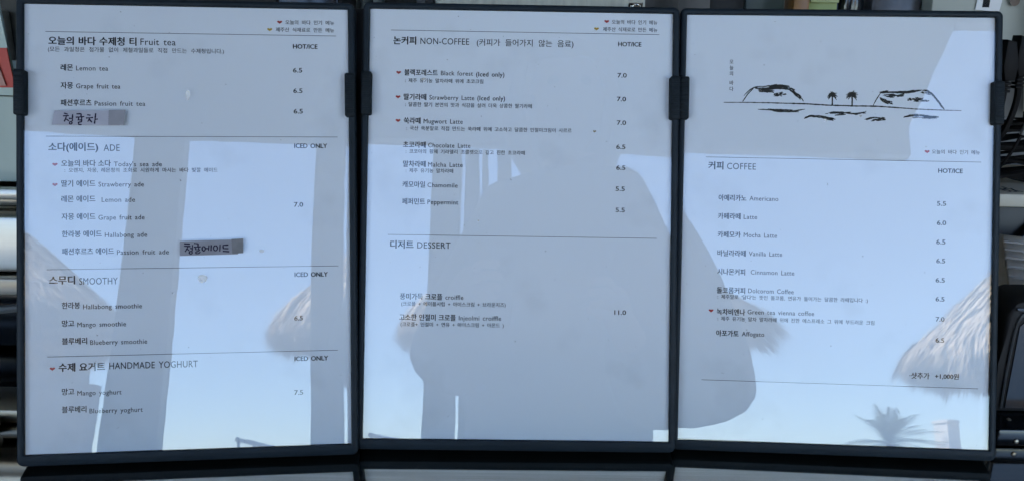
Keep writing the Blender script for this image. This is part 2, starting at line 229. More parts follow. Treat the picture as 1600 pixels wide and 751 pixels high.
BANDS=[([(40.01, 235.2), (43.41, 240.62), (47.54, 244.83)], 0.45, 4), ([(40.63, 239.15), (44.06, 243.13), (48.23, 245.7), (53.14, 246.13)], 0.25, 3), ([(48.24, 245.13), (53.17, 244.7), (58.08, 245.13), (62.97, 245.92), (67.88, 245.85), (72.09, 245.34)], 3.0, 46), ([(50.4, 242.87), (56.01, 242.96), (61.64, 242.18)], 1.6, 22), ([(60.99, 240.03), (64.48, 240.59), (68.66, 241.72)], 2.2, 16), ([(63.1, 239.49), (70.08, 240.67)], 1.2, 8), ([(71.39, 245.33), (74.95, 242.53), (78.5, 239.73), (80.64, 237.63)], 2.6, 26), ([(80.27, 238.48), (81.72, 235.86)], 0.4, 3), ([(129.03, 233.74), (131.36, 238.39), (134.05, 242.69)], 0.5, 5), ([(133.01, 242.67), (137.5, 243.45), (144.41, 243.41), (151.32, 243.3), (156.82, 244.1), (161.63, 244.88)], 1.5, 34), ([(134.77, 241.28), (139.62, 241.0), (145.84, 240.74), (149.97, 241.51)], 2.0, 22), ([(132.72, 239.83), (136.23, 237.4), (142.49, 235.38)], 2.2, 22), ([(152.1, 238.36), (158.3, 238.46), (163.11, 239.24)], 2.6, 18), ([(158.31, 237.75), (166.92, 237.67)], 0.8, 7), ([(161.62, 245.23), (165.76, 244.59), (168.55, 242.51), (172.06, 238.32), (177.33, 231.91)], 1.2, 22), ([(160.96, 243.81), (165.1, 243.16), (167.87, 242.14)], 1.2, 8), ([(50.31, 230.37), (56.99, 229.98), (66.11, 229.55), (75.92, 229.14), (82.88, 230.54)], 1.2, 20), ([(58.77, 228.58), (70.33, 228.77), (78.71, 229.05)], 0.8, 10), ([(82.31, 224.12), (86.45, 226.18), (92.04, 225.85), (98.34, 224.75), (103.92, 223.77)], 1.3, 18), ([(88.57, 224.94), (94.15, 224.89), (102.55, 223.04)], 0.9, 10), ([(95.14, 227.75), (103.83, 228.61), (114.26, 228.56)], 1.2, 14), ([(110.06, 227.97), (117.0, 227.87), (124.61, 228.92)], 1.2, 12), ([(103.17, 226.75), (110.8, 227.44)], 0.6, 5), ([(123.33, 223.72), (127.46, 225.0), (133.0, 224.95), (138.88, 225.05)], 1.5, 15), ([(127.84, 223.3), (131.64, 223.86), (137.86, 224.18)], 0.8, 6), ([(148.53, 225.92), (154.37, 227.29), (160.56, 227.67), (167.46, 226.59), (173.65, 226.48)], 1.3, 20), ([(155.43, 225.68), (159.9, 226.25), (170.91, 225.73)], 0.8, 8)]
HORIZON=[(26.99, 234.43), (39.32, 234.62), (56.89, 234.61), (82.8, 234.31), (100.25, 233.52), (114.16, 233.39), (114.82, 233.3), (130.76, 233.42), (143.22, 232.77), (158.42, 231.88), (175.62, 231.45), (188.65, 231.31)]
PALMS=[[(101.22, 233.82), (101.25, 239.37), (101.84, 241.51)], [(114.95, 233.52), (114.7, 239.55), (114.5, 242.39)]]
POSES={'L': ([[0.994833, -0.027266, 0.097799], [0.101527, 0.273044, -0.956629], [-0.00062, 0.961615, 0.274401]], [-0.315808, 0.44823, 1.060132]), 'M': ([[0.999941, -0.001266, 0.010777], [0.010712, 0.273619, -0.961778], [-0.001731, 0.961837, 0.273617]], [-0.100176, 0.474938, 1.061057]), 'R': ([[0.998775, 0.009612, -0.04853], [-0.049319, 0.270818, -0.961367], [0.003902, 0.962583, 0.27096]], [0.117143, 0.482288, 1.060298])}
# ------------------------------------------------------------------ setting: kiosk, terrace, beach
concrete = mat('terrace_paving', (0.25, 0.245, 0.24), 0.85, var=0.12, scale=3, bump=0.3, bscale=120)
sandm = mat('sand', (0.42, 0.36, 0.27), 0.95, var=0.12, scale=0.6, bump=0.3, bscale=20)
seam = mat('sea', (0.03, 0.09, 0.11), 0.18, var=0.3, scale=0.05, stretch=(1, 3, 1))
ceil_m = mat('ceiling_board', (0.20, 0.195, 0.19), 0.8, var=0.06, scale=2, stretch=(1, 8, 1))
wall_m = mat('interior_wall', (0.25, 0.25, 0.25), 0.8, var=0.1, scale=2)
dark_metal = mat('dark_painted_metal', (0.035, 0.035, 0.036), 0.5, var=0.1)
wood_floor = mat('interior_floor', (0.16, 0.13, 0.10), 0.6, var=0.2, scale=3, stretch=(8, 1, 1))

bm = BM(); box(bm, -600, 600, -900, 300, -0.62, -0.60); tag(obj('ground', bm, sandm), kind='structure')
bm = BM(); box(bm, -600, 600, -890, -26, -0.596, -0.590); tag(obj('sea', bm, seam), kind='structure')
bm = BM(); box(bm, -9, 9, -9, -1.9, -0.58, 0.0, 0.01); tag(obj('terrace', bm, concrete), kind='structure')
bm = BM(); box(bm, -3.4, 3.4, -1.9, 2.2, -0.10, 0.004); tag(obj('floor', bm, wood_floor), kind='structure')
bm = BM(); box(bm, -3.6, 3.6, -1.80, 2.2, 2.80, 2.95); tag(obj('ceiling', bm, ceil_m), kind='structure')
bm = BM(); box(bm, -3.4, 3.4, 2.0, 2.1, 0.01, 2.795); tag(obj('wall_back', bm, wall_m), kind='structure')
for s, nm in ((-1, 'wall_left'), (1, 'wall_right')):
    bm = BM(); box(bm, *sorted((s*3.3, s*3.4)), -1.62, 1.995, 0.01, 2.795); tag(obj(nm, bm, wall_m), kind='structure')
# far headland across the water
bm = BM(); hp = []
for i in range(41):
    x = -150 + i*4.0; hp.append((x, -0.6 + 9.5*math.exp(-((x+48)/34)**2) + 1.2*math.sin(i*1.7)*math.exp(-((x+48)/40)**2)))
prism(bm, [(-150, -0.61)] + hp + [(10, -0.61)], -620, -600)
tag(obj('hill', bm, mat('hazy_hill', (0.10, 0.13, 0.15), 0.9)), kind='structure')
# header over the wide opening with a slanted end
bm = BM()
prism(bm, [(-3.3, 2.215), (-0.3, 2.205), (0.45, 2.185), (1.185, 2.145), (1.185, 2.25), (1.395, 2.672), (3.3, 2.675), (3.3, 2.79), (-3.3, 2.79)], -1.64, -1.58)
tag(obj('door_header', bm, dark_metal), 'dark header board over the wide front opening with one slanted end', 'header')
steel_pillar = dark_metal
for x0, x1, lb in ((-0.868, -0.700, 'broad dark pillar of the opening nearer the kiosk side wall'), (-0.243, -0.139, 'narrow dark pillar of the opening beside the folded door leaves')):
    bm = BM(); box(bm, x0, x1, -1.66, -1.57, 0.005, 2.21, 0.004)
    box(bm, x0-0.02, x1+0.02, -1.68, -1.55, 0.005, 0.03)
    tag(obj('pillar', bm, steel_pillar), lb, 'pillar', 'pillars of the front opening')
for i, (x0, x1, d, lb) in enumerate(((-0.128, -0.0785, 0.30, 'folded door leaf closest to the narrow pillar'), (-0.064, -0.043, 0.26, 'thinnest folded door leaf, second from the narrow pillar'),
        (-0.0077, 0.044, 0.28, 'third folded door leaf from the narrow pillar'), (0.082, 0.35, 0.05, 'wide dark door leaf standing flat behind the person'))):
    t = empty('door_leaf', ((x0+x1)/2, -1.64, 0.006)); tag(t, lb, 'door', 'leaves of the folded door')
    w = (x1-x0)/2
    bm = BM(); box(bm, -w, w, -d, 0.0, 0.0, 2.19, 0.003); obj('door_panel', bm, dark_metal, t)
    bm = BM(); tube(bm, [(0, 0.0, 0.95), (0, 0.035, 0.95), (0, 0.035, 1.10), (0, 0.0, 1.10)], 0.006); obj('handle', bm, mat('brushed_steel', (0.55, 0.54, 0.52), 0.3, 1.0, scale=20), t, True)

for pts, lb_ in ((((0.16, -1.79), (0.92, -1.62)), 'pale slim batten on the ceiling running away to the right'), (((0.14, -1.60), (0.98, -0.98)), 'pale slim batten on the ceiling crossing towards the counter')):
    (xa, ya), (xb, yb) = pts; bm = BM(); L_ = math.hypot(xb-xa, yb-ya)
    box(bm, 0, L_, -0.018, 0.018, 0, 0.012, 0.002, 1, Matrix.Translation((xa, ya, 2.785)) @ Matrix.Rotation(math.atan2(yb-ya, xb-xa), 4, 'Z'))
    tag(obj('ceiling_batten', bm, mat('batten_white', (0.75, 0.75, 0.74), 0.6)), lb_, 'batten', 'ceiling battens')

# ------------------------------------------------------------------ thatched parasols
straw = mat('straw', (0.47, 0.39, 0.29), 0.9, var=0.42, scale=13, stretch=(1, 1, 1))
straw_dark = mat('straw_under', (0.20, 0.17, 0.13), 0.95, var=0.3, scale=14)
wood = mat('parasol_wood', (0.16, 0.11, 0.07), 0.8, var=0.25, scale=6, stretch=(4, 4, 0.6))
def thatch_meshes():
    rnd = random.Random(3)
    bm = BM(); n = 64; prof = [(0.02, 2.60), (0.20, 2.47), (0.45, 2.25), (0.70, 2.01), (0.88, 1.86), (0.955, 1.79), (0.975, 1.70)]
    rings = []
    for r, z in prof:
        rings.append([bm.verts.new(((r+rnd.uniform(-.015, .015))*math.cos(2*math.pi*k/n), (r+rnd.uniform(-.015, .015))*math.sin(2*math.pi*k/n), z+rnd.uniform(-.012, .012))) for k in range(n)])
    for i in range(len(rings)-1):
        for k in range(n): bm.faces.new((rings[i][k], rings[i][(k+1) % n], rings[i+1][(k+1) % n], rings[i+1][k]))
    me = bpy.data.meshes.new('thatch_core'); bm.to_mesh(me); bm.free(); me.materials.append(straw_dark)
    V = []; F = []
    def blade(a, r0, z0, r1, z1, w, da):
        c0 = (r0*math.cos(a), r0*math.sin(a), z0); rm = (r0+r1)/2 + 0.012; zm = (z0+z1)/2 + 0.012
        cm = (rm*math.cos(a+da/2), rm*math.sin(a+da/2), zm); c1 = (r1*math.cos(a+da), r1*math.sin(a+da), z1)
        tx, ty = -math.sin(a)*w, math.cos(a)*w; b = len(V)
        V.extend([(c0[0]-tx, c0[1]-ty, c0[2]), (c0[0]+tx, c0[1]+ty, c0[2]), (cm[0]+tx, cm[1]+ty, cm[2]), (cm[0]-tx, cm[1]-ty, cm[2]), c1])
        F.extend([(b, b+1, b+2, b+3), (b+3, b+2, b+4)])
    for layer, (r0, z0, r1, z1, cnt) in enumerate(((0.03, 2.63, 0.34, 2.37, 700), (0.22, 2.47, 0.58, 2.14, 1400), (0.46, 2.26, 0.80, 1.92, 2400), (0.70, 2.03, 0.95, 1.79, 3200), (0.88, 1.88, 1.035, 1.70, 4200), (0.84, 1.84, 0.97, 1.66, 2600))):
        for _ in range(cnt):
            nb = 58 + layer*9; bi = rnd.randrange(nb); hb = math.sin(bi*12.9898 + layer*78.233)*43758.5453; hb -= math.floor(hb)
            a = (bi + 0.5 + rnd.gauss(0, 0.22))*2*math.pi/nb; lift = 0.028*hb*math.cos((a*nb/(2*math.pi) - bi - 0.5)*2.4)
            j = 0.045*(hb-0.5) + 0.02*math.sin(a*17+layer) + 0.015*math.sin(a*7)
            dz = rnd.gauss(0, 0.030); dr = rnd.gauss(0, 0.018)
            blade(a, r0+rnd.uniform(-.03, .03)+lift, z0+rnd.uniform(0, .03)+lift, r1+dr+j*0.6+lift, z1+dz-j+lift*0.5, rnd.uniform(0.005, 0.014), rnd.gauss(0, 0.03))
    m2 = bpy.data.meshes.new('thatch'); m2.from_pydata(V, [], F); m2.materials.append(straw)
    return me, m2
CORE, THATCH = thatch_meshes()
def parasol(x, y, rot, label, sc=1.0, dz=0.0):
    t = empty('thatched_parasol', (x, y, dz), rot); t.scale = (sc, sc, 1); tag(t, label, 'parasol', 'thatched parasols in a row outside')
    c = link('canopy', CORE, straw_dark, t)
    s = link('straw_thatch', THATCH, straw, t); s['kind'] = 'stuff'
    bm = BM(); tube(bm, [(0, 0, 0.0), (0.005, 0, 1.2), (0, 0, 2.52)], [0.055, 0.05, 0.045], 12); obj('pole', bm, wood, t, True)
    for k in range(8):
        a = k*math.pi/4 + 0.2
        bm = BM(); tube(bm, [(0.04*math.cos(a), 0.04*math.sin(a), 2.45), (0.90*math.cos(a), 0.90*math.sin(a), 1.80)], [0.02, 0.015], 6); obj('rib', bm, wood, t)
    return t
parasol(0.345, -4.0, 0.4, 'thatched straw parasol standing behind the photographer, between the other two', 0.94, 0.16)
parasol(-2.58, -4.0, 1.3, 'thatched straw parasol reflected in the fruit tea page, beyond the broad pillar', 1.05, 0.17)
parasol(3.13, -4.05, 2.2, 'thatched straw parasol reflected at the edge of the coffee page, nearest the palm', 1.00, 0.03)

# ------------------------------------------------------------------ palm, post, wall, railing outside
def palm(x, y, z0, ztop):
    t = empty('palm_tree', (x, y, z0)); tag(t, 'fan of palm fronds on a tall rough trunk, beside the white post outside', 'palm tree')
    h = ztop - z0; bm = BM(); pts = [(0.05*math.sin(i*.5), 0, h*i/14) for i in range(15)]
    tube(bm, pts, [0.13-0.003*i + (0.012 if i % 2 else 0) for i in range(15)], 12); obj('trunk', bm, wood, t, True)
    rnd = random.Random(5); V = []; F = []
    for k in range(42):
        a = rnd.uniform(0, 2*math.pi); up = rnd.uniform(-0.15, 1.35); Lf = rnd.uniform(0.80, 1.15)
        d = Vector((math.cos(a)*math.cos(up), math.sin(a)*math.cos(up), math.sin(up))); side = Vector((-math.sin(a), math.cos(a), 0)); pp = Vector((0, 0, h)); prev = pp.copy()
        for i in range(16):
            f = (i+1)/16; p = Vector((0, 0, h)) + d*Lf*f + Vector((0, 0, -0.34*f*f)); tang = (p-prev).normalized()
            b = len(V); V.extend([tuple(prev-side*.012), tuple(prev+side*.012), tuple(p+side*.009), tuple(p-side*.009)]); F.append((b, b+1, b+2, b+3))
            for sg in (-1, 1):
                ll = 0.24*math.sin(math.pi*min(1, f*0.9+0.1))+0.03
                q = p + (side*sg*0.75 + tang*0.75 + Vector((0, 0, -0.30)))*ll
                w = tang*0.013; b = len(V); V.extend([tuple(p-w), tuple(p+w), tuple(q)]); F.append((b, b+1, b+2))
            prev = p
    me = bpy.data.meshes.new('crown'); me.from_pydata(V, [], F); link('crown', me, mat('palm_leaf', (0.07, 0.10, 0.045), 0.6, var=0.3, scale=5), t)
palm(5.95, -15.0, -0.6, 1.80)
t = empty('gate_post', (7.05, -15.0, -0.6), -0.45); tag(t, 'square white post with a flat cap, beside the palm', 'post')
white_p = mat('white_render', (0.78, 0.76, 0.72), 0.8, var=0.05)
bm = BM(); box(bm, -.155, .155, -.155, .155, 0, 2.80, 0.006); obj('shaft', bm, white_p, t)
bm = BM(); box(bm, -.175, .175, -.175, .175, 2.80, 2.86, 0.008); obj('cap', bm, white_p, t)
t = empty('garden_wall', (-3.4, -6.2, 0.0)); tag(t, 'plastered garden wall with coping at the left end of the terrace', 'wall')
bm = BM(); prism(bm, [(-1.6, 0), (1.10, 0), (1.10, 1.86), (0.98, 1.86), (0.98, 2.36), (-1.6, 2.36)], -.12, .12, 0.01); obj('wall', bm, mat('render_grey', (0.25, 0.23, 0.21), 0.85), t)
bm = BM(); box(bm, -1.63, 1.00, -.15, .15, 2.363, 2.42, 0.008); obj('coping', bm, mat('coping_stone', (0.33, 0.31, 0.28), 0.8), t)
t = empty('railing', (-1.0, -5.5, 0.0)); tag(t, 'thin dark metal railing running away across the terrace', 'railing')
rm = mat('rail_metal', (0.09, 0.10, 0.11), 0.4, 0.6)
bm = BM(); tube(bm, [(0.0, 0.1, 1.325), (0.05, -3.9, 1.37)], 0.018); obj('top_rail', bm, rm, t, True)
bm = BM(); tube(bm, [(0.0, 0.1, 0.7), (0.05, -3.9, 0.7)], 0.012); obj('lower_rail', bm, rm, t, True)
for k in range(5):
    bm = BM(); tube(bm, [(0.0+0.012*k, 0.0-0.9*k, 0.0), (0.0+0.012*k, 0.0-0.9*k, 1.32+0.010*k)], 0.014); obj('baluster', bm, rm, t, True)

# ------------------------------------------------------------------ counter
ct = empty('counter', (0, 0.9, 0)); tag(ct, 'dark polished steel serving counter under the three menu panels', 'counter')
bm = BM(); box(bm, -1.6, 1.6, -0.62, 0.75, 1.012, 1.050, 0.003); obj('counter_top', bm, steel_counter_mat(), ct)
bm = BM(); box(bm, -1.55, 1.55, -0.55, 0.72, 0.006, 1.010); obj('counter_base', bm, mat('counter_cladding', (0.10, 0.08, 0.065), 0.6, scale=4, stretch=(1, 1, 6)), ct)
# ------------------------------------------------------------------ the three menu panels
PW, PH = 0.210, 0.2955
BOT = 0.0075
def rr(l, r, b, tp, rad, w, n=5):
    pts = []
    for cx, cy, a0 in ((r-rad, tp-rad, 0), (l+rad, tp-rad, 90), (l+rad, b+rad, 180), (r-rad, b+rad, 270)):
        for i in range(n+1):
            a = R(a0 + 90*i/n); pts.append((cx+rad*math.cos(a), cy+rad*math.sin(a), w))
    return pts
def loft(bm, loops, cap0=False, cap1=False):
    vs = [[bm.verts.new(p) for p in l] for l in loops]; n = len(vs[0])
    for i in range(len(vs)-1):
        for k in range(n): bm.faces.new((vs[i][k], vs[i][(k+1) % n], vs[i+1][(k+1) % n], vs[i+1][k]))
    if cap0: bm.faces.new(vs[0][::-1])
    if cap1: bm.faces.new(vs[-1])
def F(u, v, w): return (u - PW/2, v + BOT, w)      # page metres to panel space
def poly_flat(bm, pts_mm, w):
    bm.faces.new([bm.verts.new(F(x/1000, y/1000, w)) for x, y in pts_mm])
def ribbon(bm, pts, w0, z, taper=True, rnd=None):
    """a pen or brush stroke in page millimetres"""
    P = [Vector((p[0], p[1])) for p in pts]; Q = []
    for i in range(len(P)-1):
        for k in range(3): Q.append(P[i].lerp(P[i+1], k/3))
    Q.append(P[-1]); n = len(Q); prev = None
    for i, p in enumerate(Q):
        d = (Q[min(i+1, n-1)] - Q[max(i-1, 0)])
        if d.length < 1e-6: d = Vector((1, 0))
        d.normalize(); nn = Vector((-d.y, d.x))
        f = i/(n-1); ww = w0 * ((0.45 + 0.55*math.sin(math.pi*min(1, max(0, f*0.94+0.03)))) if taper else 1.0)
        if rnd: ww *= rnd.uniform(0.7, 1.25)
        a = bm.verts.new(F((p.x+nn.x*ww/2)/1000, (p.y+nn.y*ww/2)/1000, z)); b = bm.verts.new(F((p.x-nn.x*ww/2)/1000, (p.y-nn.y*ww/2)/1000, z))
        if prev: bm.faces.new((prev[0], prev[1], b, a))
        prev = (a, b)

KIND = {  # em in mm, offset (weight), name, material
 'H': (6.1, 0.034, 'heading_text', INK), 'h': (6.3, 0.006, 'heading_text', INK_SOFT), 'm': (5.4, 0.008, 'note_text', INK),
 'I': (4.75, 0.025, 'item_text', INK), 'i': (4.5, 0.008, 'item_text', INK_SOFT), 'b': (4.5, 0.018, 'item_text', INK),
 's': (3.6, 0.008, 'note_text', INK_SOFT), 'd': (3.3, 0.014, 'description_text', INK_SOFT), 'g': (3.3, 0.012, 'legend_text', INK_SOFT),
 'c': (4.3, 0.030, 'column_title', INK), 'p': (4.4, 0.026, 'price_text', INK), 'v': (3.4, 0.014, 'title_character', INK)}
_TM = {}
def text_batch(reqs):
    """curve text to meshes, many at a time"""
    new = []
    for key in reqs:
        if key in _TM: continue
        body, sw, sc = key
        cu = bpy.data.curves.new('text', 'FONT'); cu.body = body; cu.size = 1.0; cu.space_word = sw; cu.space_character = sc; cu.resolution_u = 3; cu.fill_mode = 'FRONT'
        o = bpy.data.objects.new('text', cu); COL.objects.link(o); new.append((key, o)); _TM[key] = None
    bpy.context.view_layer.update(); dg = bpy.context.evaluated_depsgraph_get()
    for key, o in new:
        me = bpy.data.meshes.new_from_object(o.evaluated_get(dg)); xs = [v.co.x for v in me.vertices]
        _TM[key] = ([tuple(v.co) for v in me.vertices], [tuple(p.vertices) for p in me.polygons], min(xs), max(xs)); bpy.data.meshes.remove(me)
    for key, o in new:
        cu = o.data; bpy.data.objects.remove(o); bpy.data.curves.remove(cu)
def LS(kind): return 1.06 if kind in 'ihb' else 1.0
def plan(rec):
    kind, body, u1, u2, v = rec; em = KIND[kind][0]; sc = LS(kind); want = (u2-u1)/em
    if ' ' not in body: return (body, 1.0, sc)
    _, _, x0, x1 = _TM[(body, 1.0, sc)]; _, _, a0, a1 = _TM[(body, 2.0, sc)]; w1 = x1-x0; per = (a1-a0)-w1
    sw = min(3.2, max(1.5 if kind in 'ihbcd' else 1.1, 1 + (want-w1)/per)) if per > 1e-4 else 1.0
    return (body, round(sw, 3), sc)
_all = [r for k in TEXTS for r in TEXTS[k]]
text_batch([(r[1], 1.0, LS(r[0])) for r in _all] + [(r[1], 2.0, LS(r[0])) for r in _all if ' ' in r[1]])
text_batch([plan(r) for r in _all] + [('eck', 1.0, 1.0)])
def put_text(page, rec):
    kind, body, u1, u2, v = rec; em, bold, name, m = KIND[kind]
    V, Fc, x0, x1 = _TM[plan(rec)]
    sx = (u2-u1)/(x1-x0); sy = em
    if kind == 'v': sx = em*0.92
    zc = 0.36 if kind in 'hibcp' else 0.35
    offs = [(-bold, 0.0), (bold, 0.0), (0.0, -bold*0.6), (0.0, bold*0.6)] + ([(0.0, 0.0)] if bold > 0.03 else [])
    VV = []; FF = []
    for k, (ox, oy) in enumerate(offs):                     # heavier strokes: shifted copies, each a hair above the last
        n = len(VV)
        VV += [F((u1 + (x-x0)*sx + ox*em)/1000, (v + (y-zc+oy)*sy)/1000, 0.00012 + 0.000003*k) for x, y, z in V]
        FF += [tuple(i+n for i in f) for f in Fc]
    me = bpy.data.meshes.new(name); me.from_pydata(VV, [], FF)
    link(name, me, m, page)

def clip_tab(parent, side):
    bm = BM(); v0, v1 = 0.2215, 0.2512
    if side < 0: l, r = -0.0047, 0.0022
    else: l, r = PW-0.0022, PW+0.0047
    def L_(ins, w, rad): return [F(*p) for p in rr(l+ins, r-ins, v0+ins, v1-ins, rad, w, 4)]
    loft(bm, [L_(0, -0.0098, .0014), L_(0, 0.0048, .0014), L_(.0003, 0.0053, .0012), L_(.0009, 0.0056, .0008)], True, True)
    for k in range(9):                                      # raised grip ribs
        vc = v0 + 0.0030 + k*0.00295
        box(bm, l+.0009-PW/2, r-.0009-PW/2, vc-.0009+BOT, vc+.0009+BOT, 0.0054, 0.00605, 0.0002, 1)
    return obj('hinge_tab', bm, TAB_RUBBER, parent, True)

def menu_panel(key, label, bow):
    Mx, o = POSES[key]
    M4 = Matrix(((*Mx[0], 0), (*Mx[1], 0), (*Mx[2], 0), (0, 0, 0, 1)))
    base = Vector(o) + M4.to_3x3() @ Vector((PW/2, -BOT, 0))
    t = empty('menu_panel', mat4=Matrix.Translation(base) @ M4)
    tag(t, label, 'menu', 'menu panels standing in a row on the counter')
    def ring(ex, w, rad, exb=None, ext=None):
        return [F(*p) for p in rr(-ex, PW+ex, -(exb if exb is not None else ex), PH+(ext if ext is not None else ex), rad, w)]
    e = 0.0046; eb = BOT; et = 0.0044
    bm = BM()
    loft(bm, [ring(e-.0006, -0.0102, .0036, eb-.0006, et-.0006), ring(e, -0.0095, .0040, eb, et), ring(e, 0.0006, .0040, eb, et), ring(e-.0003, 0.0019, .0038, eb-.0006, et-.0003),
              ring(e-.0011, 0.0027, .0032, eb-.0032, et-.0011), ring(.0012, 0.0030, .0012, .0016, .0012), ring(.0005, 0.0027, .0008, .0005, .0005), ring(0.0, 0.0018, .0005), ring(0.0, -0.0004, .0005)])
    obj('frame', bm, BLACK_PLASTIC, t, True)
    bm = BM(); box(bm, -PW/2-.0035, PW/2+.0035, 0.0015, PH+BOT+.003, -0.0100, -0.0012); obj('backboard', bm, BACKBOARD, t)
    bm = BM(); box(bm, -PW/2-.0003, PW/2+.0003, BOT-.0003, PH+BOT+.0003, -0.0009, 0.0); page = obj('page', bm, PAPER, t)
    # easel leg behind
    bm = BM(); a = Vector((0, 0.18, -0.0105)); Mi = (Matrix.Translation(base) @ M4).inverted()
    ft = Mi @ Vector((base.x + t.matrix_world.to_3x3().col[2].x*-0.10, base.y+0.15, 1.0515))
    for sx in (-0.03, 0.03):
        tube(bm, [(a.x+sx, a.y, a.z), (ft.x+sx, ft.y, ft.z)], 0.003, 6)
    tube(bm, [(ft.x-.03, ft.y, ft.z), (ft.x+.03, ft.y, ft.z)], 0.003, 6); obj('easel_leg', bm, BLACK_PLASTIC, t)
    # film, gently bowed like the real sheet
    bm = BM(); nu, nv = 42, 30; sheets = []
    for w0 in (0.0014, 0.0006):
        g = [[None]*(nv+1) for _ in range(nu+1)]
        for i in range(nu+1):
            for j in range(nv+1):
                u = i/nu; v = j/nv
                g[i][j] = bm.verts.new(F(u*PW, v*PH, w0 + bow(u, v)))
        sheets.append(g)
        for i in range(nu):
            for j in range(nv):
                q = (g[i][j], g[i+1][j], g[i+1][j+1], g[i][j+1]); bm.faces.new(q if w0 > 0.001 else q[::-1])
    A, B = sheets
    edge = [(i, 0) for i in range(nu)] + [(nu, j) for j in range(nv)] + [(i, nv) for i in range(nu, 0, -1)] + [(0, j) for j in range(nv, 0, -1)]
    for k in range(len(edge)):
        i, j = edge[k]; i2, j2 = edge[(k+1) % len(edge)]; bm.faces.new((A[i2][j2], A[i][j], B[i][j], B[i2][j2]))
    film = obj('cover_film', bm, FILM, t, normals=False)
    for p in film.data.polygons: p.use_smooth = True
    film.data.set_sharp_from_angle(angle=R(38))
    clip_tab(t, -1); clip_tab(t, 1)
    for rec in TEXTS[key]: put_text(page, rec)
    for u1, u2, v in RULES[key]:
        bm = BM(); box(bm, u1/1000-PW/2, u2/1000-PW/2, v/1000-.00016+BOT, v/1000+.00016+BOT, 0.00003, 0.00013); obj('rule_line', bm, INK_SOFT if key != 'L' else INK_SOFT, page)
    for u, v, c in HEARTS[key]:
        bm = BM(); s = 1.75 if c != 'o' else 1.2; pts = []
        for i in range(20):
            a = 2*math.pi*i/20; pts.append((u + s*math.sin(a)**3, v + s*0.70*(0.8125*math.cos(a)-0.3125*math.cos(2*a)-0.125*math.cos(3*a)-0.0625*math.cos(4*a))))
        poly_flat(bm, pts, 0.00012); obj('heart_icon', bm, {'r': RED, 'y': YELLOW, 'o': GREYHEART}[c], page)
    return t, page

def bow_L(u, v): return 0.0009*math.sin(math.pi*u)*math.sin(math.pi*v)*0.35
def bow_M(u, v): return 0.0
def bow_R(u, v):
    s = max(0.0, 1 - u/0.38)                                # left edge bowed outwards
    return 0.0014*s*s
menu_l, page_l = menu_panel('L', 'black framed menu panel listing fruit tea, ade, smoothy and yoghurt, with two handwritten tape strips', bow_L)
menu_m, page_m = menu_panel('M', 'black framed menu panel headed non-coffee with a dessert list below', bow_M)
menu_r, page_r = menu_panel('R', 'black framed menu panel with the brush drawing of islands and palms above the coffee list', bow_R)
bm = BM(); box(bm, -PW/2-.0125, -PW/2-.0040, 0.001, PH+BOT+.002, -0.0096, -0.0060); obj('hinge_strip', bm, HINGE_BLACK, menu_m)

# handwritten tape strips stuck on the film
TW = 0.00165
def tape(quad, quad2, strokes, label, w, tm=TAPE, te=TAPE2):
    rnd = random.Random(len(strokes)); bm = BM()
    def strip(q, w0, n=14):
        (ax, ay), (bx, by), (cx, cy), (dx, dy) = q; loop = []
        loop += [(ax, ay), (bx, by)]
        for i in range(1, n): f = i/n; loop.append((bx+(cx-bx)*f + (0.16 if i % 2 else -0.10), by+(cy-by)*f))
        loop += [(cx, cy), (dx, dy)]
        for i in range(1, n): f = i/n; loop.append((dx+(ax-dx)*f + (0.18 if i % 2 else -0.10), dy+(ay-dy)*f))
        a = [bm.verts.new(F(x/1000, y/1000, w0)) for x, y in loop]; b = [bm.verts.new(F(x/1000, y/1000, w0-0.00010)) for x, y in loop]
        bm.faces.new(a); bm.faces.new(b[::-1]); m = len(a)
        for i in range(m): bm.faces.new((a[i], b[i], b[(i+1) % m], a[(i+1) % m]))
    strip(quad, w); tp = obj('tape_strip', bm, tm, menu_l); tp['label'] = label
    bm = BM(); strip(quad2, w+0.00013); obj('tape_end', bm, te, tp)
    bm = BM()
    for i, s in enumerate(strokes): ribbon(bm, s, 0.84, w+0.00018+0.000004*i, False, rnd)
    obj('handwriting', bm, MARKER, tp, normals=False)
tape(TAPES['t1a'], TAPES['t1b'], HAND_A, 'short grey tape strip handwritten with a tea name', 0.0021, TAPE_PALE, TAPE)
tape(TAPES['t2a'], TAPES['t2b'], HAND_B, 'short grey tape strip handwritten with an ade name', 0.0021)

# brush drawing on the coffee page
rnd = random.Random(11)
def along(path, f):
    P = [Vector(p) for p in path]; seg = [(P[i+1]-P[i]).length for i in range(len(P)-1)]; L_ = sum(seg)*f
    for i, s in enumerate(seg):
        if L_ <= s or i == len(seg)-1: return P[i].lerp(P[i+1], min(1, L_/max(s, 1e-6)))
        L_ -= s
def scribble(bm, path, wid, n):
    for k in range(n):
        if n <= 5: f0, f1 = 0.0+rnd.uniform(0, .05), 1.0-rnd.uniform(0, .05)
        else:
            ln = rnd.uniform(0.12, 0.34); f0 = rnd.uniform(-0.03, 1.0-ln*0.8); f1 = min(1, f0+ln); f0 = max(0, f0)
        off0 = rnd.uniform(-.5, .5)*wid*math.sin(math.pi*min(.95, max(.08, (f0+f1)/2)))**.4; off1 = off0 + rnd.uniform(-.22, .22)*wid
        pts = []
        for i in range(6):
            f = f0+(f1-f0)*i/5; p = along(path, f); o = off0+(off1-off0)*i/5
            pts.append((p.x + rnd.uniform(-.06, .06) + o*0.15, p.y + o + rnd.uniform(-.07, .07)))
        ribbon(bm, pts, rnd.uniform(0.38, 0.80) if wid > 0.6 else 0.62, 0.00010 + 0.0000006*k, True, rnd)
names = ['island_drawing']*15 + ['wave_drawing']*12
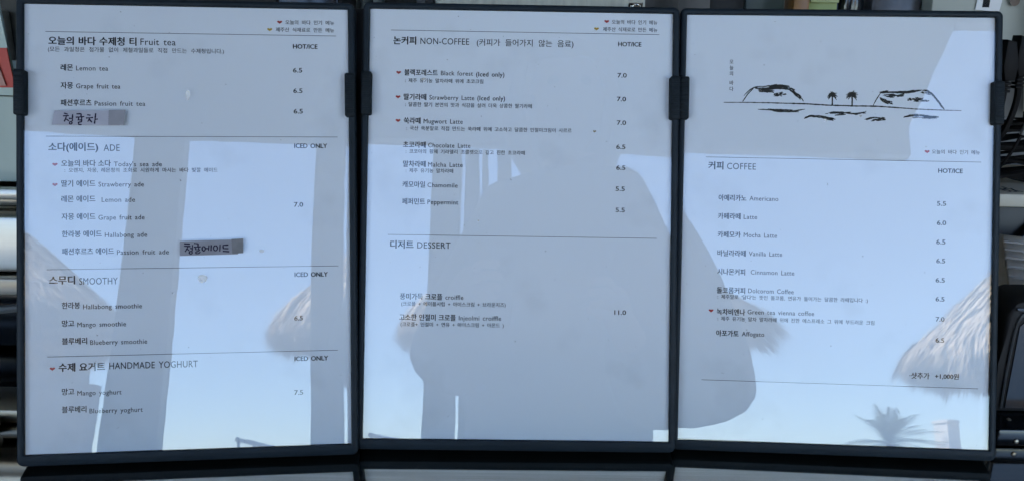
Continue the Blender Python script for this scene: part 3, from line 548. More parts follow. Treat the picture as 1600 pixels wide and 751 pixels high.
groups = [BANDS[0:8], BANDS[8:16], BANDS[16:18], BANDS[18:20], BANDS[20:23], BANDS[23:25], BANDS[25:27]]
for gi, g in enumerate(groups):
    bm = BM()
    for pth, wd, n in g: scribble(bm, pth, wd*1.05, int(n*1.7) if n > 5 else n)
    obj('island_drawing' if gi < 2 else 'wave_drawing', bm, INK_BRUSH, page_r, normals=False)
bm = BM(); hz = [Vector(p) for p in HORIZON]
pts = [(along(HORIZON, i/60).x, along(HORIZON, i/60).y + rnd.uniform(-.05, .05)) for i in range(61)]
ribbon(bm, pts, 0.95, 0.00012, True, rnd); obj('horizon_drawing', bm, INK_BRUSH, page_r, normals=False)
for pi, pl in enumerate(PALMS):
    bm = BM(); b, mid, top = [Vector(p) for p in pl]
    for k in range(4): ribbon(bm, [(b.x+rnd.uniform(-.35, .35), b.y), (mid.x+rnd.uniform(-.2, .2), mid.y), (mid.x, mid.y+1.0)], 0.80, 0.0001+k*1e-6, False, rnd)
    c = Vector((mid.x, mid.y+ (0.9 if pi == 0 else 0.9)))
    for k in range(15):
        a = R(-40 + k*260/14); ll = rnd.uniform(2.9, 4.0) * (1.0 if pi == 0 else 1.12)
        e = c + Vector((math.cos(a), math.sin(a)))*ll; 
        mid_ = c.lerp(e, .55) + Vector((0, .35))
        ribbon(bm, [tuple(c), tuple(mid_), (e.x, e.y-.45)], 0.78, 0.0001+(k+5)*1e-6, True, rnd)
    obj('palm_drawing', bm, INK_BRUSH, page_r, normals=False)

# small whitish see-through spots on the films
def pale_spots(parent, spots):
    for u, v, ru, rv in spots:
        bm = BM(); vs = [bm.verts.new(F((u+ru*math.cos(a)*(1+0.15*math.sin(3*a)))/1000, (v+rv*math.sin(a)*(1+0.1*math.cos(2*a)))/1000, 0.0022)) for a in [2*math.pi*i/20 for i in range(20)]]
        bm.faces.new(vs); ext = bmesh.ops.extrude_face_region(bm, geom=bm.faces[:]); bmesh.ops.translate(bm, verts=[e for e in ext['geom'] if isinstance(e, bmesh.types.BMVert)], vec=(0, 0, 0.0001))
        obj('pale_spot', bm, PALE_SPOT, parent)
pale_spots(menu_l, [(104.3, 235.6, 1.5, 3.6), (113.1, 113.1, 3.0, 3.0), (151.7, 131.1, 1.6, 1.2), (94.0, 104.0, 0.6, 0.6)])
pale_spots(menu_m, [(38.0, 247.0, 1.2, 0.8), (77.0, 150.0, 0.7, 0.7)])
pale_spots(menu_r, [(96.0, 223.0, 1.2, 1.2), (120.0, 226.0, 0.8, 1.0)])
# ------------------------------------------------------------------ things on the counter behind the panels
steel = mat('stainless_steel', (0.56, 0.56, 0.51), 0.38, 1.0, var=0.08, scale=5, stretch=(1, 1, 20))
steel_brown = mat('worn_steel', (0.30, 0.27, 0.22), 0.35, 1.0, var=0.12, scale=6, stretch=(1, 1, 14))
black_gloss = mat('black_gloss', (0.008, 0.010, 0.013), 0.16, var=0.2, scale=12)
black_matte = mat('black_matte', (0.008, 0.008, 0.009), 0.7)
beige = mat('aged_beige_plastic', (0.74, 0.68, 0.56), 0.5, var=0.06, scale=14)
beige_key = mat('key_plastic', (0.80, 0.75, 0.66), 0.45, var=0.05, scale=20)
greygreen = mat('grey_green_plastic', (0.33, 0.36, 0.33), 0.5, var=0.06, scale=8)
ventm = mat('vent_grey_plastic', (0.20, 0.22, 0.22), 0.5, var=0.06, scale=8)
bluegrey = mat('blue_grey_plastic', (0.22, 0.26, 0.32), 0.45)
cablem = mat('cable_rubber', (0.0035, 0.0035, 0.004), 0.6, spec=0.2)
linen = mat('linen_weave', (0.50, 0.48, 0.40), 0.9, var=0.14, scale=160, stretch=(1, 1, 0.12), bump=0.3, bscale=500)

# espresso machine
t = empty('espresso_machine', (-0.66, 0.78, 1.0505)); tag(t, 'stainless steel espresso machine with bright and worn bars beside the fruit tea panel', 'coffee machine')
def lb(name, x0, x1, y0, y1, z0, z1, m, par=t, bev=0.004, o=(-0.66, 0.78, 1.0505)):
    bm = BM(); box(bm, x0-o[0], x1-o[0], y0-o[1], y1-o[1], z0-o[2], z1-o[2], bev); return obj(name, bm, m, par, True)
lb('upper_body', -0.95, -0.350, 0.585, 0.98, 1.140, 1.186, steel)
lb('trim_bar', -0.95, -0.350, 0.575, 0.60, 1.124, 1.1385, steel_brown, bev=0.002)
lb('cup_rail', -0.95, -0.352, 0.580, 0.590, 1.2000, 1.2095, steel, bev=0.004)
lb('rear_rail', -0.95, -0.352, 0.606, 0.616, 1.1905, 1.1975, steel_brown, bev=0.003)
lb('top_plate', -0.95, -0.352, 0.62, 0.98, 1.1865, 1.1935, steel_brown, bev=0.002)
lb('brew_recess', -0.95, -0.360, 0.62, 0.97, 1.062, 1.122, black_gloss, bev=0.002)
lb('drip_tray_lip', -0.95, -0.352, 0.505, 0.545, 1.0508, 1.062, steel_brown, bev=0.003)
lb('drip_tray', -0.95, -0.355, 0.548, 0.62, 1.0508, 1.058, black_gloss, bev=0.002)
bm = BM(); tube(bm, spline([(-0.02, -0.19, 0.035), (0.14, -0.19, 0.040), (0.20, -0.185, 0.050), (0.29, -0.16, 0.052)]), 0.0035); obj('steam_hose', bm, mat('grey_hose', (0.16, 0.17, 0.17), 0.5), t, True)

# steel tray lying in front of the machine
bm = BM(); loft(bm, [[(p[0], p[1], z) for p in rr(-0.30-s, 0.115+s, -0.042-s, 0.022+s, 0.018+s, 0, 6)] for s, z in ((0, 0.0), (0.004, 0.004), (0.006, 0.0065), (0.005, 0.0070), (-0.001, 0.0035))], True, True)
o = obj('steel_tray', bm, mat('tray_steel', (0.48, 0.50, 0.47), 0.3, 1.0, var=0.12, scale=14), None, True, (-0.480, 0.478, 1.0503)); tag(o, 'shallow stainless steel tray with rounded corners in front of the coffee machine', 'tray')

# glass bowl and leaning card on the machine
bm = BM(); lathe(bm, [(0.030, 0.0), (0.055, 0.004), (0.085, 0.022), (0.104, 0.055), (0.107, 0.085), (0.104, 0.085), (0.101, 0.055), (0.082, 0.026), (0.05, 0.010), (0.0001, 0.008)], 48)
o = obj('bowl', bm, mat('pale_green_glaze', (0.40, 0.46, 0.42), 0.2, var=0.12, scale=14, coat=0.5), None, True, (-0.512, 0.715, 1.2105)); tag(o, 'pale green bowl standing on top of the coffee machine', 'bowl')
t = empty('leaflet', (-0.50, 0.60, 1.210)); tag(t, 'folded leaflet with pale top and red band leaning over the bowl', 'leaflet')
bm = BM(); prism(bm, [(-0.16, 0.0685), (0.1172, 0.0685), (0.1132, 0.129), (0.1030, 0.30), (-0.16, 0.30)], 0.0, 0.0025); obj('sheet', bm, mat('leaflet_paper', (0.50, 0.62, 0.56), 0.6, var=0.08), t)
bm = BM(); prism(bm, [(-0.16, 0.0745), (0.1168, 0.0745), (0.1149, 0.104), (-0.16, 0.104)], -0.0012, -0.0002); obj('red_band', bm, mat('leaflet_red', (0.52, 0.045, 0.025), 0.5), t)
bm = BM(); prism(bm, [(-0.16, 0.0760), (0.1110, 0.0760), (0.1060, 0.098), (-0.16, 0.098)], -0.0024, -0.0014); obj('pink_picture', bm, mat('leaflet_pink', (0.48, 0.24, 0.19), 0.5, var=0.3, scale=24), t)
bm = BM(); prism(bm, [(-0.16, 0.0), (0.108, 0.0), (0.114, 0.067), (-0.16, 0.067)], 0.006, 0.009); obj('fold_back', bm, mat('leaflet_back', (0.48, 0.58, 0.53), 0.6), t)

# dark cabinet behind on the left, linen covered board, clips
def thing_box(name, label, cat, x0, x1, y0, y1, z0, z1, m, bev=0.004, parts=()):
    c = ((x0+x1)/2, (y0+y1)/2, z0); e = empty(name, c); tag(e, label, cat)
    bm = BM(); box(bm, x0-c[0], x1-c[0], y0-c[1], y1-c[1], 0, z1-z0, bev); obj('body', bm, m, e, True)
    for nm, a0, a1, b0, b1, c0, c1, mm, bv in parts:
        bm = BM(); box(bm, a0-c[0], a1-c[0], b0-c[1], b1-c[1], c0-z0, c1-z0, bv); obj(nm, bm, mm, e, True)
    return e
thing_box('wall_cabinet', 'dark olive cupboard standing behind the coffee machine', 'cupboard', -1.3, -0.19, 1.10, 1.55, 1.0505, 1.60, mat('olive_dark', (0.035, 0.034, 0.026), 0.6, var=0.3, scale=9), 0.004,
    (('door', -0.72, -0.20, 1.085, 1.098, 1.06, 1.59, mat('olive_door', (0.030, 0.030, 0.024), 0.5, var=0.5, scale=16), 0.003), ('door_handle', -0.70, -0.685, 1.065, 1.084, 1.25, 1.35, steel, 0.003)))
e = thing_box('pinboard', 'linen covered board in a dark frame behind the non-coffee panel', 'board', -0.080, 0.1290, 0.800, 0.812, 1.0505, 1.47, linen, 0.002,
    (('frame_rail', -0.086, 0.133, 0.792, 0.799, 1.3475, 1.3555, black_matte, 0.002), ('frame_side', -0.090, -0.0815, 0.796, 0.814, 1.0505, 1.475, black_matte, 0.002)))
t = empty('clip', (0.1165, 0.785, 1.352)); tag(t, 'shiny metal clip gripping the bottom edge of the linen board', 'clip')
chrome = mat('chrome', (0.75, 0.75, 0.74), 0.08, 1.0, var=0.03)
bm = BM(); tube(bm, [(-0.006, 0, 0.0), (-0.006, -0.004, 0.008), (0.006, -0.004, 0.008), (0.006, 0, 0.0)], 0.0016, 8); obj('wire_arm', bm, chrome, t, True)
bm = BM(); bmesh.ops.create_uvsphere(bm, u_segments=18, v_segments=12, radius=0.0048, matrix=Matrix.Translation((0.0, -0.004, 0.003))); prism(bm, [(-0.008, -0.004), (0.008, -0.004), (0.006, 0.002), (-0.006, 0.002)], -0.003, 0.005, 0.001); obj('jaw', bm, chrome, t, True)
t = empty('towel', (-0.155, 0.83, 1.0505)); tag(t, 'pale crumpled cloth hanging beside the linen board', 'cloth')
bm = BM(); rnd = random.Random(4); g = []
for i in range(13):
    row = []
    for j in range(9): row.append(bm.verts.new((-0.010+0.030*i/12 + 0.002*math.sin(j*2), 0.010*math.sin(i*1.3)+0.004*rnd.random(), 0.0+0.40*j/8)))
    g.append(row)
for i in range(12):
    for j in range(8): bm.faces.new((g[i][j], g[i+1][j], g[i+1][j+1], g[i][j+1]))
bmesh.ops.solidify(bm, geom=bm.faces[:], thickness=0.003); obj('cloth', bm, mat('pale_cloth', (0.33, 0.36, 0.34), 0.9), t, True)
thing_box('speaker_box', 'black box standing in shadow beside the pale cloth', 'box', -0.240, -0.172, 0.80, 0.92, 1.0505, 1.42, black_matte, 0.004, (('front_trim', -0.236, -0.176, 0.796, 0.7995, 1.06, 1.41, black_gloss, 0.002),))
t = empty('grey_bag', (0.168, 0.86, 1.0505)); tag(t, 'grey fabric bag with folds behind the gap between the non-coffee and coffee panels', 'bag')
bm = BM(); prof = []
for i in range(15): prof.append((0.0, 0))
V = []
for j in range(9):
    z = 0.38*j/8
    row = []
    for i in range(28):
        a = 2*math.pi*i/28; rr_ = 0.040*(1-0.25*(j/8)**3)*(1+0.16*math.sin(a*5+j*.5)+0.05*math.sin(a*11))
        row.append(bm.verts.new((rr_*math.cos(a), 0.7*rr_*math.sin(a), z)))
    V.append(row)
for j in range(8):
    for i in range(28): bm.faces.new((V[j][i], V[j][(i+1) % 28], V[j+1][(i+1) % 28], V[j+1][i]))
bm.faces.new(V[0][::-1]); bm.faces.new(V[-1]); obj('bag_body', bm, mat('grey_fabric', (0.11, 0.105, 0.10), 0.9, var=0.35, scale=20, stretch=(1, 1, .2)), t, True)
bm = BM(); tube(bm, spline([(-0.02, -0.028, 0.36), (-0.015, -0.034, 0.44), (0.015, -0.034, 0.44), (0.02, -0.028, 0.36)]), 0.003); obj('strap', bm, black_matte, t, True)
thing_box('black_case', 'black case with rounded corners left of the green carton', 'case', 0.192, 0.245, 0.85, 0.93, 1.0505, 1.395, black_matte, 0.012, (('zip', 0.195, 0.242, 0.8475, 0.849, 1.30, 1.303, steel_brown, 0.0004),))
thing_box('grey_tin', 'dull grey green tin behind the top edge of the coffee panel', 'tin', 0.2475, 0.292, 0.87, 0.93, 1.0505, 1.40, mat('dull_tin', (0.16, 0.19, 0.18), 0.4, var=0.25, scale=9), 0.006, (('lid', 0.2465, 0.293, 0.869, 0.931, 1.4005, 1.412, steel_brown, 0.003),))
thing_box('amber_jar_box', 'orange brown packet squeezed beside the green carton', 'packet', 0.2760, 0.2925, 0.800, 0.83, 1.0505, 1.385, mat('amber_pack', (0.26, 0.12, 0.03), 0.4, var=0.5, scale=30), 0.003, (('packet_top', 0.2762, 0.2923, 0.808, 0.822, 1.3852, 1.397, mat('pack_white', (0.6, 0.58, 0.5), 0.5), 0.002),))
thing_box('green_carton', 'yellow green carton behind the top edge of the coffee panel', 'carton', 0.2945, 0.3240, 0.81, 0.88, 1.0505, 1.39, mat('green_carton', (0.22, 0.27, 0.09), 0.5, var=0.18, scale=12), 0.002, (('carton_flap', 0.2950, 0.3235, 0.8065, 0.8088, 1.365, 1.3895, mat('carton_pale', (0.30, 0.34, 0.16), 0.5), 0.0006),))
t = empty('steel_shaker', (0.3430, 0.83, 1.0505)); tag(t, 'shiny steel shaker with a black lid beside the green carton', 'shaker')
bm = BM(); lathe(bm, [(0.011, 0), (0.0128, 0.004), (0.0140, 0.30), (0.0135, 0.305)], 28); obj('cup', bm, chrome, t, True)
bm = BM(); lathe(bm, [(0.0142, 0.306), (0.0146, 0.312), (0.0120, 0.345), (0.008, 0.350), (0.0001, 0.351)], 28); obj('lid', bm, black_gloss, t, True)
thing_box('black_bottle_box', 'narrow black bottle box between the green carton and the steel shaker', 'box', 0.3262, 0.3285, 0.82, 0.85, 1.0505, 1.39, black_gloss, 0.001, (('cap', 0.3264, 0.3283, 0.826, 0.844, 1.3902, 1.40, black_matte, 0.0006),))
thing_box('coffee_packet', 'dark glossy coffee packet between the steel shaker and the receipt printer', 'packet', 0.3600, 0.4120, 0.815, 0.86, 1.0505, 1.385, mat('foil_dark', (0.045, 0.045, 0.05), 0.3, var=0.8, scale=30), 0.006, (('seal', 0.3610, 0.4110, 0.828, 0.846, 1.3852, 1.402, mat('foil_seal', (0.05, 0.05, 0.055), 0.25), 0.002),))

# receipt printer (grey green), its vents, label and ports
t = empty('receipt_printer', (0.50, 0.86, 1.10)); tag(t, 'grey green machine with ribbed vents and a barcode sticker at the top right', 'printer')
def P(x, z): return (x-0.50, z-1.10)
bm = BM(); prism(bm, [P(0.414, 1.345), P(0.4845, 1.322), P(0.492, 1.322), P(0.500, 1.262), P(0.80, 1.248), P(0.80, 1.50), P(0.408, 1.50)], -0.06, 0.20, 0.004); obj('housing', bm, greygreen, t, True)
bm = BM(); prism(bm, [P(0.507, 1.385), P(0.516, 1.335), P(0.526, 1.262), P(0.80, 1.262), P(0.80, 1.50), P(0.512, 1.50)], -0.085, -0.062, 0.004); obj('vent_cover', bm, ventm, t, True)
for k in range(7):
    bm = BM(); z = 1.395 - k*0.0115
    x0 = 0.5130 + max(0, 1.372-z)*0.10
    vs = box(bm, 0, 0.20, -0.004, 0.0, 0, 0.0055, 0.001, 1, Matrix.Translation((x0-0.50, -0.0855, z-1.10)) @ Matrix.Rotation(R(32), 4, 'Y'))
    obj('louvre', bm, ventm, t, True)
bm = BM(); prism(bm, [P(0.4935, 1.320), P(0.512, 1.320), P(0.523, 1.255), P(0.500, 1.255)], -0.0615, -0.0605); obj('port_panel', bm, mat('port_dark', (0.05, 0.055, 0.055), 0.5), t)
bm = BM(); prism(bm, [P(0.4560, 1.3600), P(0.4800, 1.3585), P(0.4815, 1.372), P(0.4570, 1.3735)], -0.0618, -0.0610); stk = obj('sticker', bm, mat('sticker_white', (0.62, 0.64, 0.66), 0.5), t)
for k in range(9):
    bm = BM(); x = 0.4625 + k*0.00075; box(bm, x-0.5, x+0.0004-0.5, -0.0624, -0.0619, 1.3625-1.10, 1.3715-1.10); obj('barcode_bar', bm, INK, stk)
bm = BM(); lathe(bm, [(0.0001, 0), (0.0042, 0.0002), (0.0050, 0.0015), (0.0001, 0.0016)], 20); o = obj('screw_cover', bm, mat('hole_brown', (0.10, 0.07, 0.05), 0.5), t, True); o.matrix_local = Matrix.Translation((0.4925-0.5, -0.0625, 1.3690-1.10)) @ Matrix.Rotation(R(90), 4, 'X')
# two plugs with cables
cab_lab = (('black plug and cable on the left in the ports of the grey green machine', 0.4700, 0.0), ('black plug and cable on the right in the ports of the grey green machine', 0.4820, 0.004))
for lab, x, dz in cab_lab:
    t = empty('cable', (x, 0.755, 1.30+dz)); tag(t, lab, 'cable', 'cables plugged into the machine')
    bm = BM(); prism(bm, [(-0.0085, 0.032), (0.0005, 0.030), (0.0060, 0.008), (0.0050, -0.006), (-0.0050, -0.006), (-0.0090, 0.008)], -0.010, 0.006, 0.002); pl = obj('plug', bm, cablem, t, True)
    bm = BM()
    for k in range(3): box(bm, -0.0038, 0.0040, -0.0065, 0.0030, -0.0100-k*0.0036, -0.0074-k*0.0036, 0.0006, 1)
    obj('strain_relief', bm, cablem, pl, True)
    bm = BM()
    if dz == 0: pts = [(0, -0.002, -0.006), (0.0, -0.002, -0.030), (-0.003, 0.0, -0.065), (-0.008, 0.02, -0.095), (-0.016, 0.04, -0.12)]
    else: pts = [(0, -0.002, -0.006), (0.002, -0.002, -0.030), (-0.004, 0.0, -0.060), (-0.016, 0.01, -0.085), (-0.030, 0.03, -0.10)]
    tube(bm, spline(pts), 0.0030); obj('cord', bm, cablem, t, True)
t = empty('thin_cable', (0.50, 0.75, 1.24)); tag(t, 'thin black cable with a grey connector sleeve at the right edge', 'cable')
bm = BM(); tube(bm, spline([(0.0, 0, 0.03), (-0.008, 0, 0.0), (-0.018, 0, -0.022), (-0.030, 0.01, -0.048), (-0.05, 0.03, -0.07)]), 0.0015); obj('cord', bm, cablem, t, True)
bm = BM(); tube(bm, [(-0.002, -0.002, 0.022), (-0.0075, -0.002, 0.003)], 0.0030); obj('sleeve', bm, mat('sleeve_grey', (0.25, 0.26, 0.26), 0.4), t, True)

# bundle of black cables lying on the small beige machine
rnd = random.Random(9); bm = BM()
for k in range(26):
    z = 1.175 + k*0.0031; y = 0.90 + rnd.uniform(-.03, .03)
    pts = [(0.50, y+rnd.uniform(-.01, .01), z+rnd.uniform(-.006, .006)), (0.56, y-.01, z+rnd.uniform(-.005, .008)), (0.62, y+.01, z+rnd.uniform(-.005, .006)), (0.70, y, z+rnd.uniform(-.01, .01)), (0.82, y+.02, z+rnd.uniform(-.01, .01))]
    tube(bm, spline([(p[0]-.66, p[1]-.90, p[2]-1.165) for p in pts], 5), rnd.choice((0.0028, 0.0035, 0.0022)), 6)
o = obj('cable_bundle', bm, cablem, None, True, (0.66, 0.90, 1.165)); tag(o, 'tangle of black cables heaped on the beige lidded box', 'cables', kind='stuff')

# beige lidded box with lettering
t = empty('drawer_box', (0.68, 0.94, 1.0505)); tag(t, 'beige lidded box with dark lettering on top, under the cable tangle', 'box')
bm = BM(); box(bm, -0.15, 0.20, -0.075, 0.12, 0.0, 0.0985, 0.003); obj('body', bm, mat('slate_plastic', (0.030, 0.033, 0.034), 0.45), t, True)
bm = BM(); box(bm, -0.155, 0.205, -0.090, 0.125, 0.0990, 0.1145, 0.003); lid = obj('lid', bm, beige, t, True)
V_, F_, x0, x1 = _TM[('eck', 1.0, 1.0)]; s = 0.020; me = bpy.data.meshes.new('lettering')
me.from_pydata([((x-x0)*0.0135 - 0.1170 + dx, y*0.050 - 0.078, 0.1147 + dz) for dx, dz in ((0, 0), (0.0003, 0.00001), (-0.0003, 0.00002)) for x, y, z in V_], [], [tuple(i+k*len(V_) for i in f) for k in range(3) for f in F_])
link('lettering', me, INK, lid)
bm = BM(); tube(bm, spline([(-0.118, -0.078, 0.0), (-0.112, -0.08, 0.03), (-0.100, -0.085, 0.055), (-0.080, -0.080, 0.080)]), 0.006); obj('side_hose', bm, black_gloss, t, True)

# beige keypad terminal
t = empty('card_terminal', (0.597, 0.700, 1.0505), R(-30)); tag(t, 'beige keypad terminal with grey lower edge, above the black tablet stand', 'card terminal')
def kb(name, x0, x1, y0, y1, z0, z1, m, par=t, bev=0.002):
    bm = BM(); box(bm, x0, x1, y0, y1, z0, z1, bev); return obj(name, bm, m, par, True)
kb('support', -0.09, -0.01, -0.110, 0.085, 0.0, 0.046, black_matte)
kb('lower_shell', -0.120, 0.010, -0.149, 0.095, 0.0465, 0.0610, bluegrey)
top = kb('upper_shell', -0.121, 0.011, -0.150, 0.096, 0.0612, 0.0715, beige, bev=0.003)
rnd = random.Random(2)
for i in range(4):
    for j in range(6):
        x = -0.111 + i*0.029; y = -0.138 + j*0.036
        kb('key', x, x+0.024, y, y+0.028, 0.0716, 0.0760, beige_key, top, 0.0016)
# black tablet on stand at the right end
t = empty('tablet_stand', (0.47, 0.545, 1.0505)); tag(t, 'black tablet in a rounded casing on a low screwed base, right of the coffee panel', 'tablet')
o = (0.47, 0.545, 1.0505)
bm = BM(); box(bm, -0.122, 0.12, -0.050, 0.06, 0.0, 0.0135, 0.002); base = obj('base_plate', bm, black_gloss, t, True)
for x in (-0.1205, -0.1085):
    bm = BM(); lathe(bm, [(0.0016, 0), (0.0016, 0.0005), (0.0010, 0.0010), (0.0001, 0.0010)], 16); obj('screw', bm, steel_brown, base, True, (x+0.003, -0.035, 0.0136))
bm = BM(); lathe(bm, [(0.0018, 0), (0.0018, 0.0006), (0.0012, 0.0010), (0.0001, 0.0010)], 16); o2 = obj('screw', bm, steel_brown, base, True); o2.matrix_local = Matrix.Translation((-0.1080, -0.0502, 0.0045)) @ Matrix.Rotation(R(90), 4, 'X')
bm = BM(); prism(bm, [(-0.1120, 0.0140), (-0.1135, 0.052), (-0.1130, 0.090), (-0.1080, 0.099), (-0.098, 0.1030), (0.12, 0.106), (0.12, 0.0140)], -0.024, 0.012, 0.003); obj('casing', bm, black_matte, t, True)
bm = BM(); tube(bm, spline([(-0.1060, -0.0245, 0.018), (-0.1070, -0.0245, 0.055), (-0.1055, -0.0245, 0.084), (-0.1000, -0.0245, 0.0930), (-0.090, -0.0245, 0.0955), (0.11, -0.0245, 0.098)]), 0.0012, 8); obj('bezel_bead', bm, mat('bead_grey', (0.05, 0.055, 0.06), 0.3), t, True)
bm = BM(); prism(bm, [(-0.103, 0.018), (-0.1035, 0.082), (-0.096, 0.0905), (0.11, 0.094), (0.11, 0.018)], -0.0250, -0.0242); obj('screen', bm, black_gloss, t)

# ------------------------------------------------------------------ the phone and the person taking the photograph
def cam_box(bm, x0, x1, y0, y1, z0, z1, bev=0.0): box(bm, x0, x1, y0, y1, z0, z1, bev, 3)
t = empty('phone', mat4=CM); tag(t, 'dark phone held sideways by the person, facing the menu panels', 'phone')
bm = BM(); box(bm, -0.014, 0.135, -0.058, 0.016, 0.0095, 0.0175, 0.0035, 3); obj('phone_body', bm, mat('phone_graphite', (0.05, 0.055, 0.06), 0.3, 0.5), t, True)
bm = BM(); box(bm, -0.012, 0.133, -0.056, 0.014, 0.0177, 0.0180); obj('phone_screen', bm, black_gloss, t, True)
for cx, cy in ((0, 0), (0, -0.022)):
    bm = BM(); lathe(bm, [(0.0065, 0.0060), (0.0065, 0.0094), (0.0001, 0.0094)], 24, (cx, cy, 0)); obj('camera_lens', bm, black_gloss, t, True)

def skin_mesh(verts, edges, radii, root=0, lev=2):
    me = bpy.data.meshes.new('sk'); me.from_pydata(verts, edges, []); o = bpy.data.objects.new('sk', me); COL.objects.link(o)
    o.modifiers.new('s', 'SKIN'); 
    for i, r in enumerate(radii):
        d = me.skin_vertices[0].data[i]; d.radius = (r, r) if not isinstance(r, tuple) else r; d.use_root = (i == root)
    o.modifiers['s'].use_smooth_shade = True
    ss = o.modifiers.new('b', 'SUBSURF'); ss.levels = lev; ss.render_levels = lev
    bpy.context.view_layer.update()
    m = bpy.data.meshes.new_from_object(o.evaluated_get(bpy.context.evaluated_depsgraph_get())); bpy.data.objects.remove(o); return m
def merge(meshes, name, m, parent):
    bm = BM()
    for me in meshes: bm.from_mesh(me)
    o = obj(name, bm, m, parent, False)
    for p in o.data.polygons: p.use_smooth = True
    return o
skin_m = mat('skin', (0.42, 0.25, 0.18), 0.55, var=0.06, scale=30)
PX, PY = 0.105, -0.36
def V3(x, y, z): return (x, y, z)
sh_l, sh_r = V3(0.000, -0.31, 1.480), V3(0.226, -0.31, 1.508)
el_l, el_r = V3(-0.085, -0.26, 1.195), V3(0.278, -0.26, 1.140)
wr_l, wr_r = V3(-0.062, -0.085, 1.285), V3(0.170, -0.085, 1.255)
hd_l, hd_r = V3(-0.036, -0.045, 1.312), V3(0.152, -0.045, 1.290)
t = empty('person', (PX, PY, 0.0)); tag(t, 'person in a dark loose top holding up a phone, mirrored in the films', 'person')
def loc(p): return (p[0]-PX, p[1]-PY, p[2])
bv = [V3(PX, PY, 0.93), V3(PX, PY, 1.12), V3(PX, PY, 1.33), V3(PX, PY+.01, 1.47), V3(PX+.005, PY+.02, 1.56), V3(PX+.01, PY+.035, 1.62),
      sh_l, el_l, wr_l, hd_l, sh_r, el_r, wr_r, hd_r, V3(PX-.09, PY, 0.88), V3(PX-.10, PY+.01, 0.48), V3(PX-.10, PY-.01, 0.09), V3(PX-.105, PY+.11, 0.04),
      V3(PX+.09, PY, 0.88), V3(PX+.10, PY+.01, 0.48), V3(PX+.10, PY-.01, 0.09), V3(PX+.105, PY+.11, 0.04)]
be = [(0, 1), (1, 2), (2, 3), (3, 4), (4, 5), (3, 6), (6, 7), (7, 8), (8, 9), (3, 10), (10, 11), (11, 12), (12, 13), (0, 14), (14, 15), (15, 16), (16, 17), (0, 18), (18, 19), (19, 20), (20, 21)]
br = [.11, .095, .10, .075, .048, .045, .05, .038, .024, .026, .05, .038, .024, .026, .085, .055, .036, .030, .085, .055, .036, .030]
meshes = [skin_mesh([loc(p) for p in bv], be, br)]
def finger(pts, r=0.0078):
    meshes.append(skin_mesh([loc(p) for p in pts], [(i, i+1) for i in range(len(pts)-1)], [r*1.05, r, r*.95, r*.85][:len(pts)], 0, 1))
for s, h in ((1, hd_l), (-1, hd_r)):
    for k, (dz, ln) in enumerate(((0.022, .9), (0.006, 1.0), (-0.010, .95), (-0.025, .78))):
        x, y, z = h[0], h[1], h[2]-0.018+dz
        x = h[0]
        finger([(x-s*.004, y, z), (x+s*.004*ln, y+0.024, z+.002), (x+s*.020*ln, y+0.0355, z), (x+s*.036*ln, y+0.0340, z-.002)], 0.0072)
    finger([(h[0]-s*.002, h[1]-.004, h[2]-.010), (h[0]+s*.012, h[1]-.006, h[2]-.028), (h[0]+s*.034, h[1]+.000, h[2]-.030)], 0.0085)
# head with a face
HC = Vector((PX+.015, PY+.045, 1.715)); bm = BM()
bmesh.ops.create_uvsphere(bm, u_segments=36, v_segments=28, radius=1.0)
for v in bm.verts:
    x, y, z = v.co; rx, ry, rz = 0.074, 0.093, 0.112
    if z < 0: rx *= 1-0.28*z*z; ry *= 1-0.12*z*z
    if y > 0.55: y = 0.55 + (y-0.55)*0.75
    fx = abs(x); bump_ = 0
    if y > 0.3:
        if fx < 0.20 and -0.32 < z < 0.12: bump_ += 0.20*(1-fx/0.20)*(0.12-z)/0.44            # nose
        if 0.22 < fx < 0.55 and 0.0 < z < 0.22: bump_ -= 0.07                                   # eye sockets
        if fx < 0.30 and -0.56 < z < -0.42: bump_ += 0.05                                      # lips
        if fx < 0.30 and -0.95 < z < -0.75: bump_ += 0.05                                      # chin
    v.co = (x*rx, (y+bump_)*ry, z*rz)
for sx in (-1, 1):
    r = bmesh.ops.create_uvsphere(bm, u_segments=12, v_segments=8, radius=1.0); 
    for v in r['verts']: v.co = Vector((sx*0.075 + v.co.x*0.008, 0.0+v.co.y*0.016, -0.01+v.co.z*0.028))
for v in bm.verts: v.co += HC - Vector((PX, PY, 0))
mh = bpy.data.meshes.new('h'); bm.to_mesh(mh); bm.free(); meshes.append(mh)
body = merge(meshes, 'body', skin_m, t)
for sx in (-1, 1):
    bm = BM(); bmesh.ops.create_uvsphere(bm, u_segments=12, v_segments=10, radius=0.0115); obj('eye', bm, mat('eye_dark', (0.05, 0.04, 0.035), 0.15), t, True, loc((HC.x+sx*.029, HC.y+.069, HC.z+.012)))
bm = BM(); bmesh.ops.create_uvsphere(bm, u_segments=32, v_segments=24, radius=1.0)      # hair down to the collar
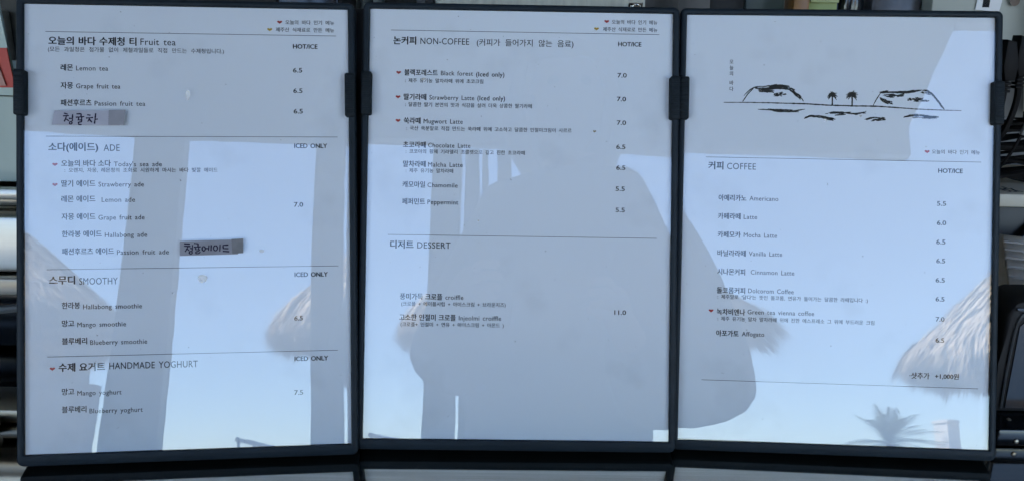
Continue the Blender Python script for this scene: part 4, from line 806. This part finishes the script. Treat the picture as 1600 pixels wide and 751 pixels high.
for v in bm.verts:
    x, y, z = v.co; wv = 1+0.03*math.sin(math.atan2(y, x)*14+z*3)
    v.co = Vector((x*0.110*wv*(1.12 if z < 0 else 1), y*0.108*wv-0.022, z*(0.135 if z > 0 else 0.195)+0.012))
dead = [v for v in bm.verts if v.co.y > 0.035 and -0.19 < v.co.z < 0.062 and abs(v.co.x) < 0.062]
bmesh.ops.delete(bm, geom=dead, context='VERTS')
bmesh.ops.solidify(bm, geom=bm.faces[:], thickness=0.006)
for v in bm.verts: v.co += HC - Vector((PX, PY, 0))
obj('hair', bm, mat('dark_hair', (0.015, 0.011, 0.009), 0.5, var=0.4, scale=60, stretch=(1, 1, .1)), t, True)
sv = [V3(PX, PY, 0.98), V3(PX, PY, 1.14), V3(PX, PY, 1.32), V3(PX, PY+.01, 1.47), sh_l, el_l, V3(-0.066, -0.115, 1.27), sh_r, el_r, V3(0.178, -0.115, 1.243), V3(PX+.003, PY+.015, 1.555)]
se = [(0, 1), (1, 2), (2, 3), (3, 4), (4, 5), (5, 6), (3, 7), (7, 8), (8, 9), (3, 10)]
sr = [(.185, .13), (.180, .125), (.165, .12), (.135, .10), .076, .084, .042, .080, .092, .042, .105]
merge([skin_mesh([loc(p) for p in sv], se, sr)], 'jumper', mat('navy_knit', (0.030, 0.034, 0.045), 0.9, var=0.15, scale=40, bump=0.3, bscale=300), t)
tv = [V3(PX, PY, 0.99), bv[14], bv[15], V3(PX-.10, PY-.01, 0.13), bv[18], bv[19], V3(PX+.10, PY-.01, 0.13)]
merge([skin_mesh([loc(p) for p in tv], [(0, 1), (1, 2), (2, 3), (0, 4), (4, 5), (5, 6)], [(.13, .12), .098, .072, .060, .098, .072, .060])], 'trousers', mat('dark_denim', (0.025, 0.032, 0.05), 0.9, var=0.2, scale=30), t)
for s in (-1, 1):
    bm = BM(); box(bm, s*.105-.045, s*.105+.045, -.08, .17, 0.004, 0.085, 0.025, 3); obj('shoe', bm, mat('white_shoe', (0.6, 0.6, 0.58), 0.7), t, True)
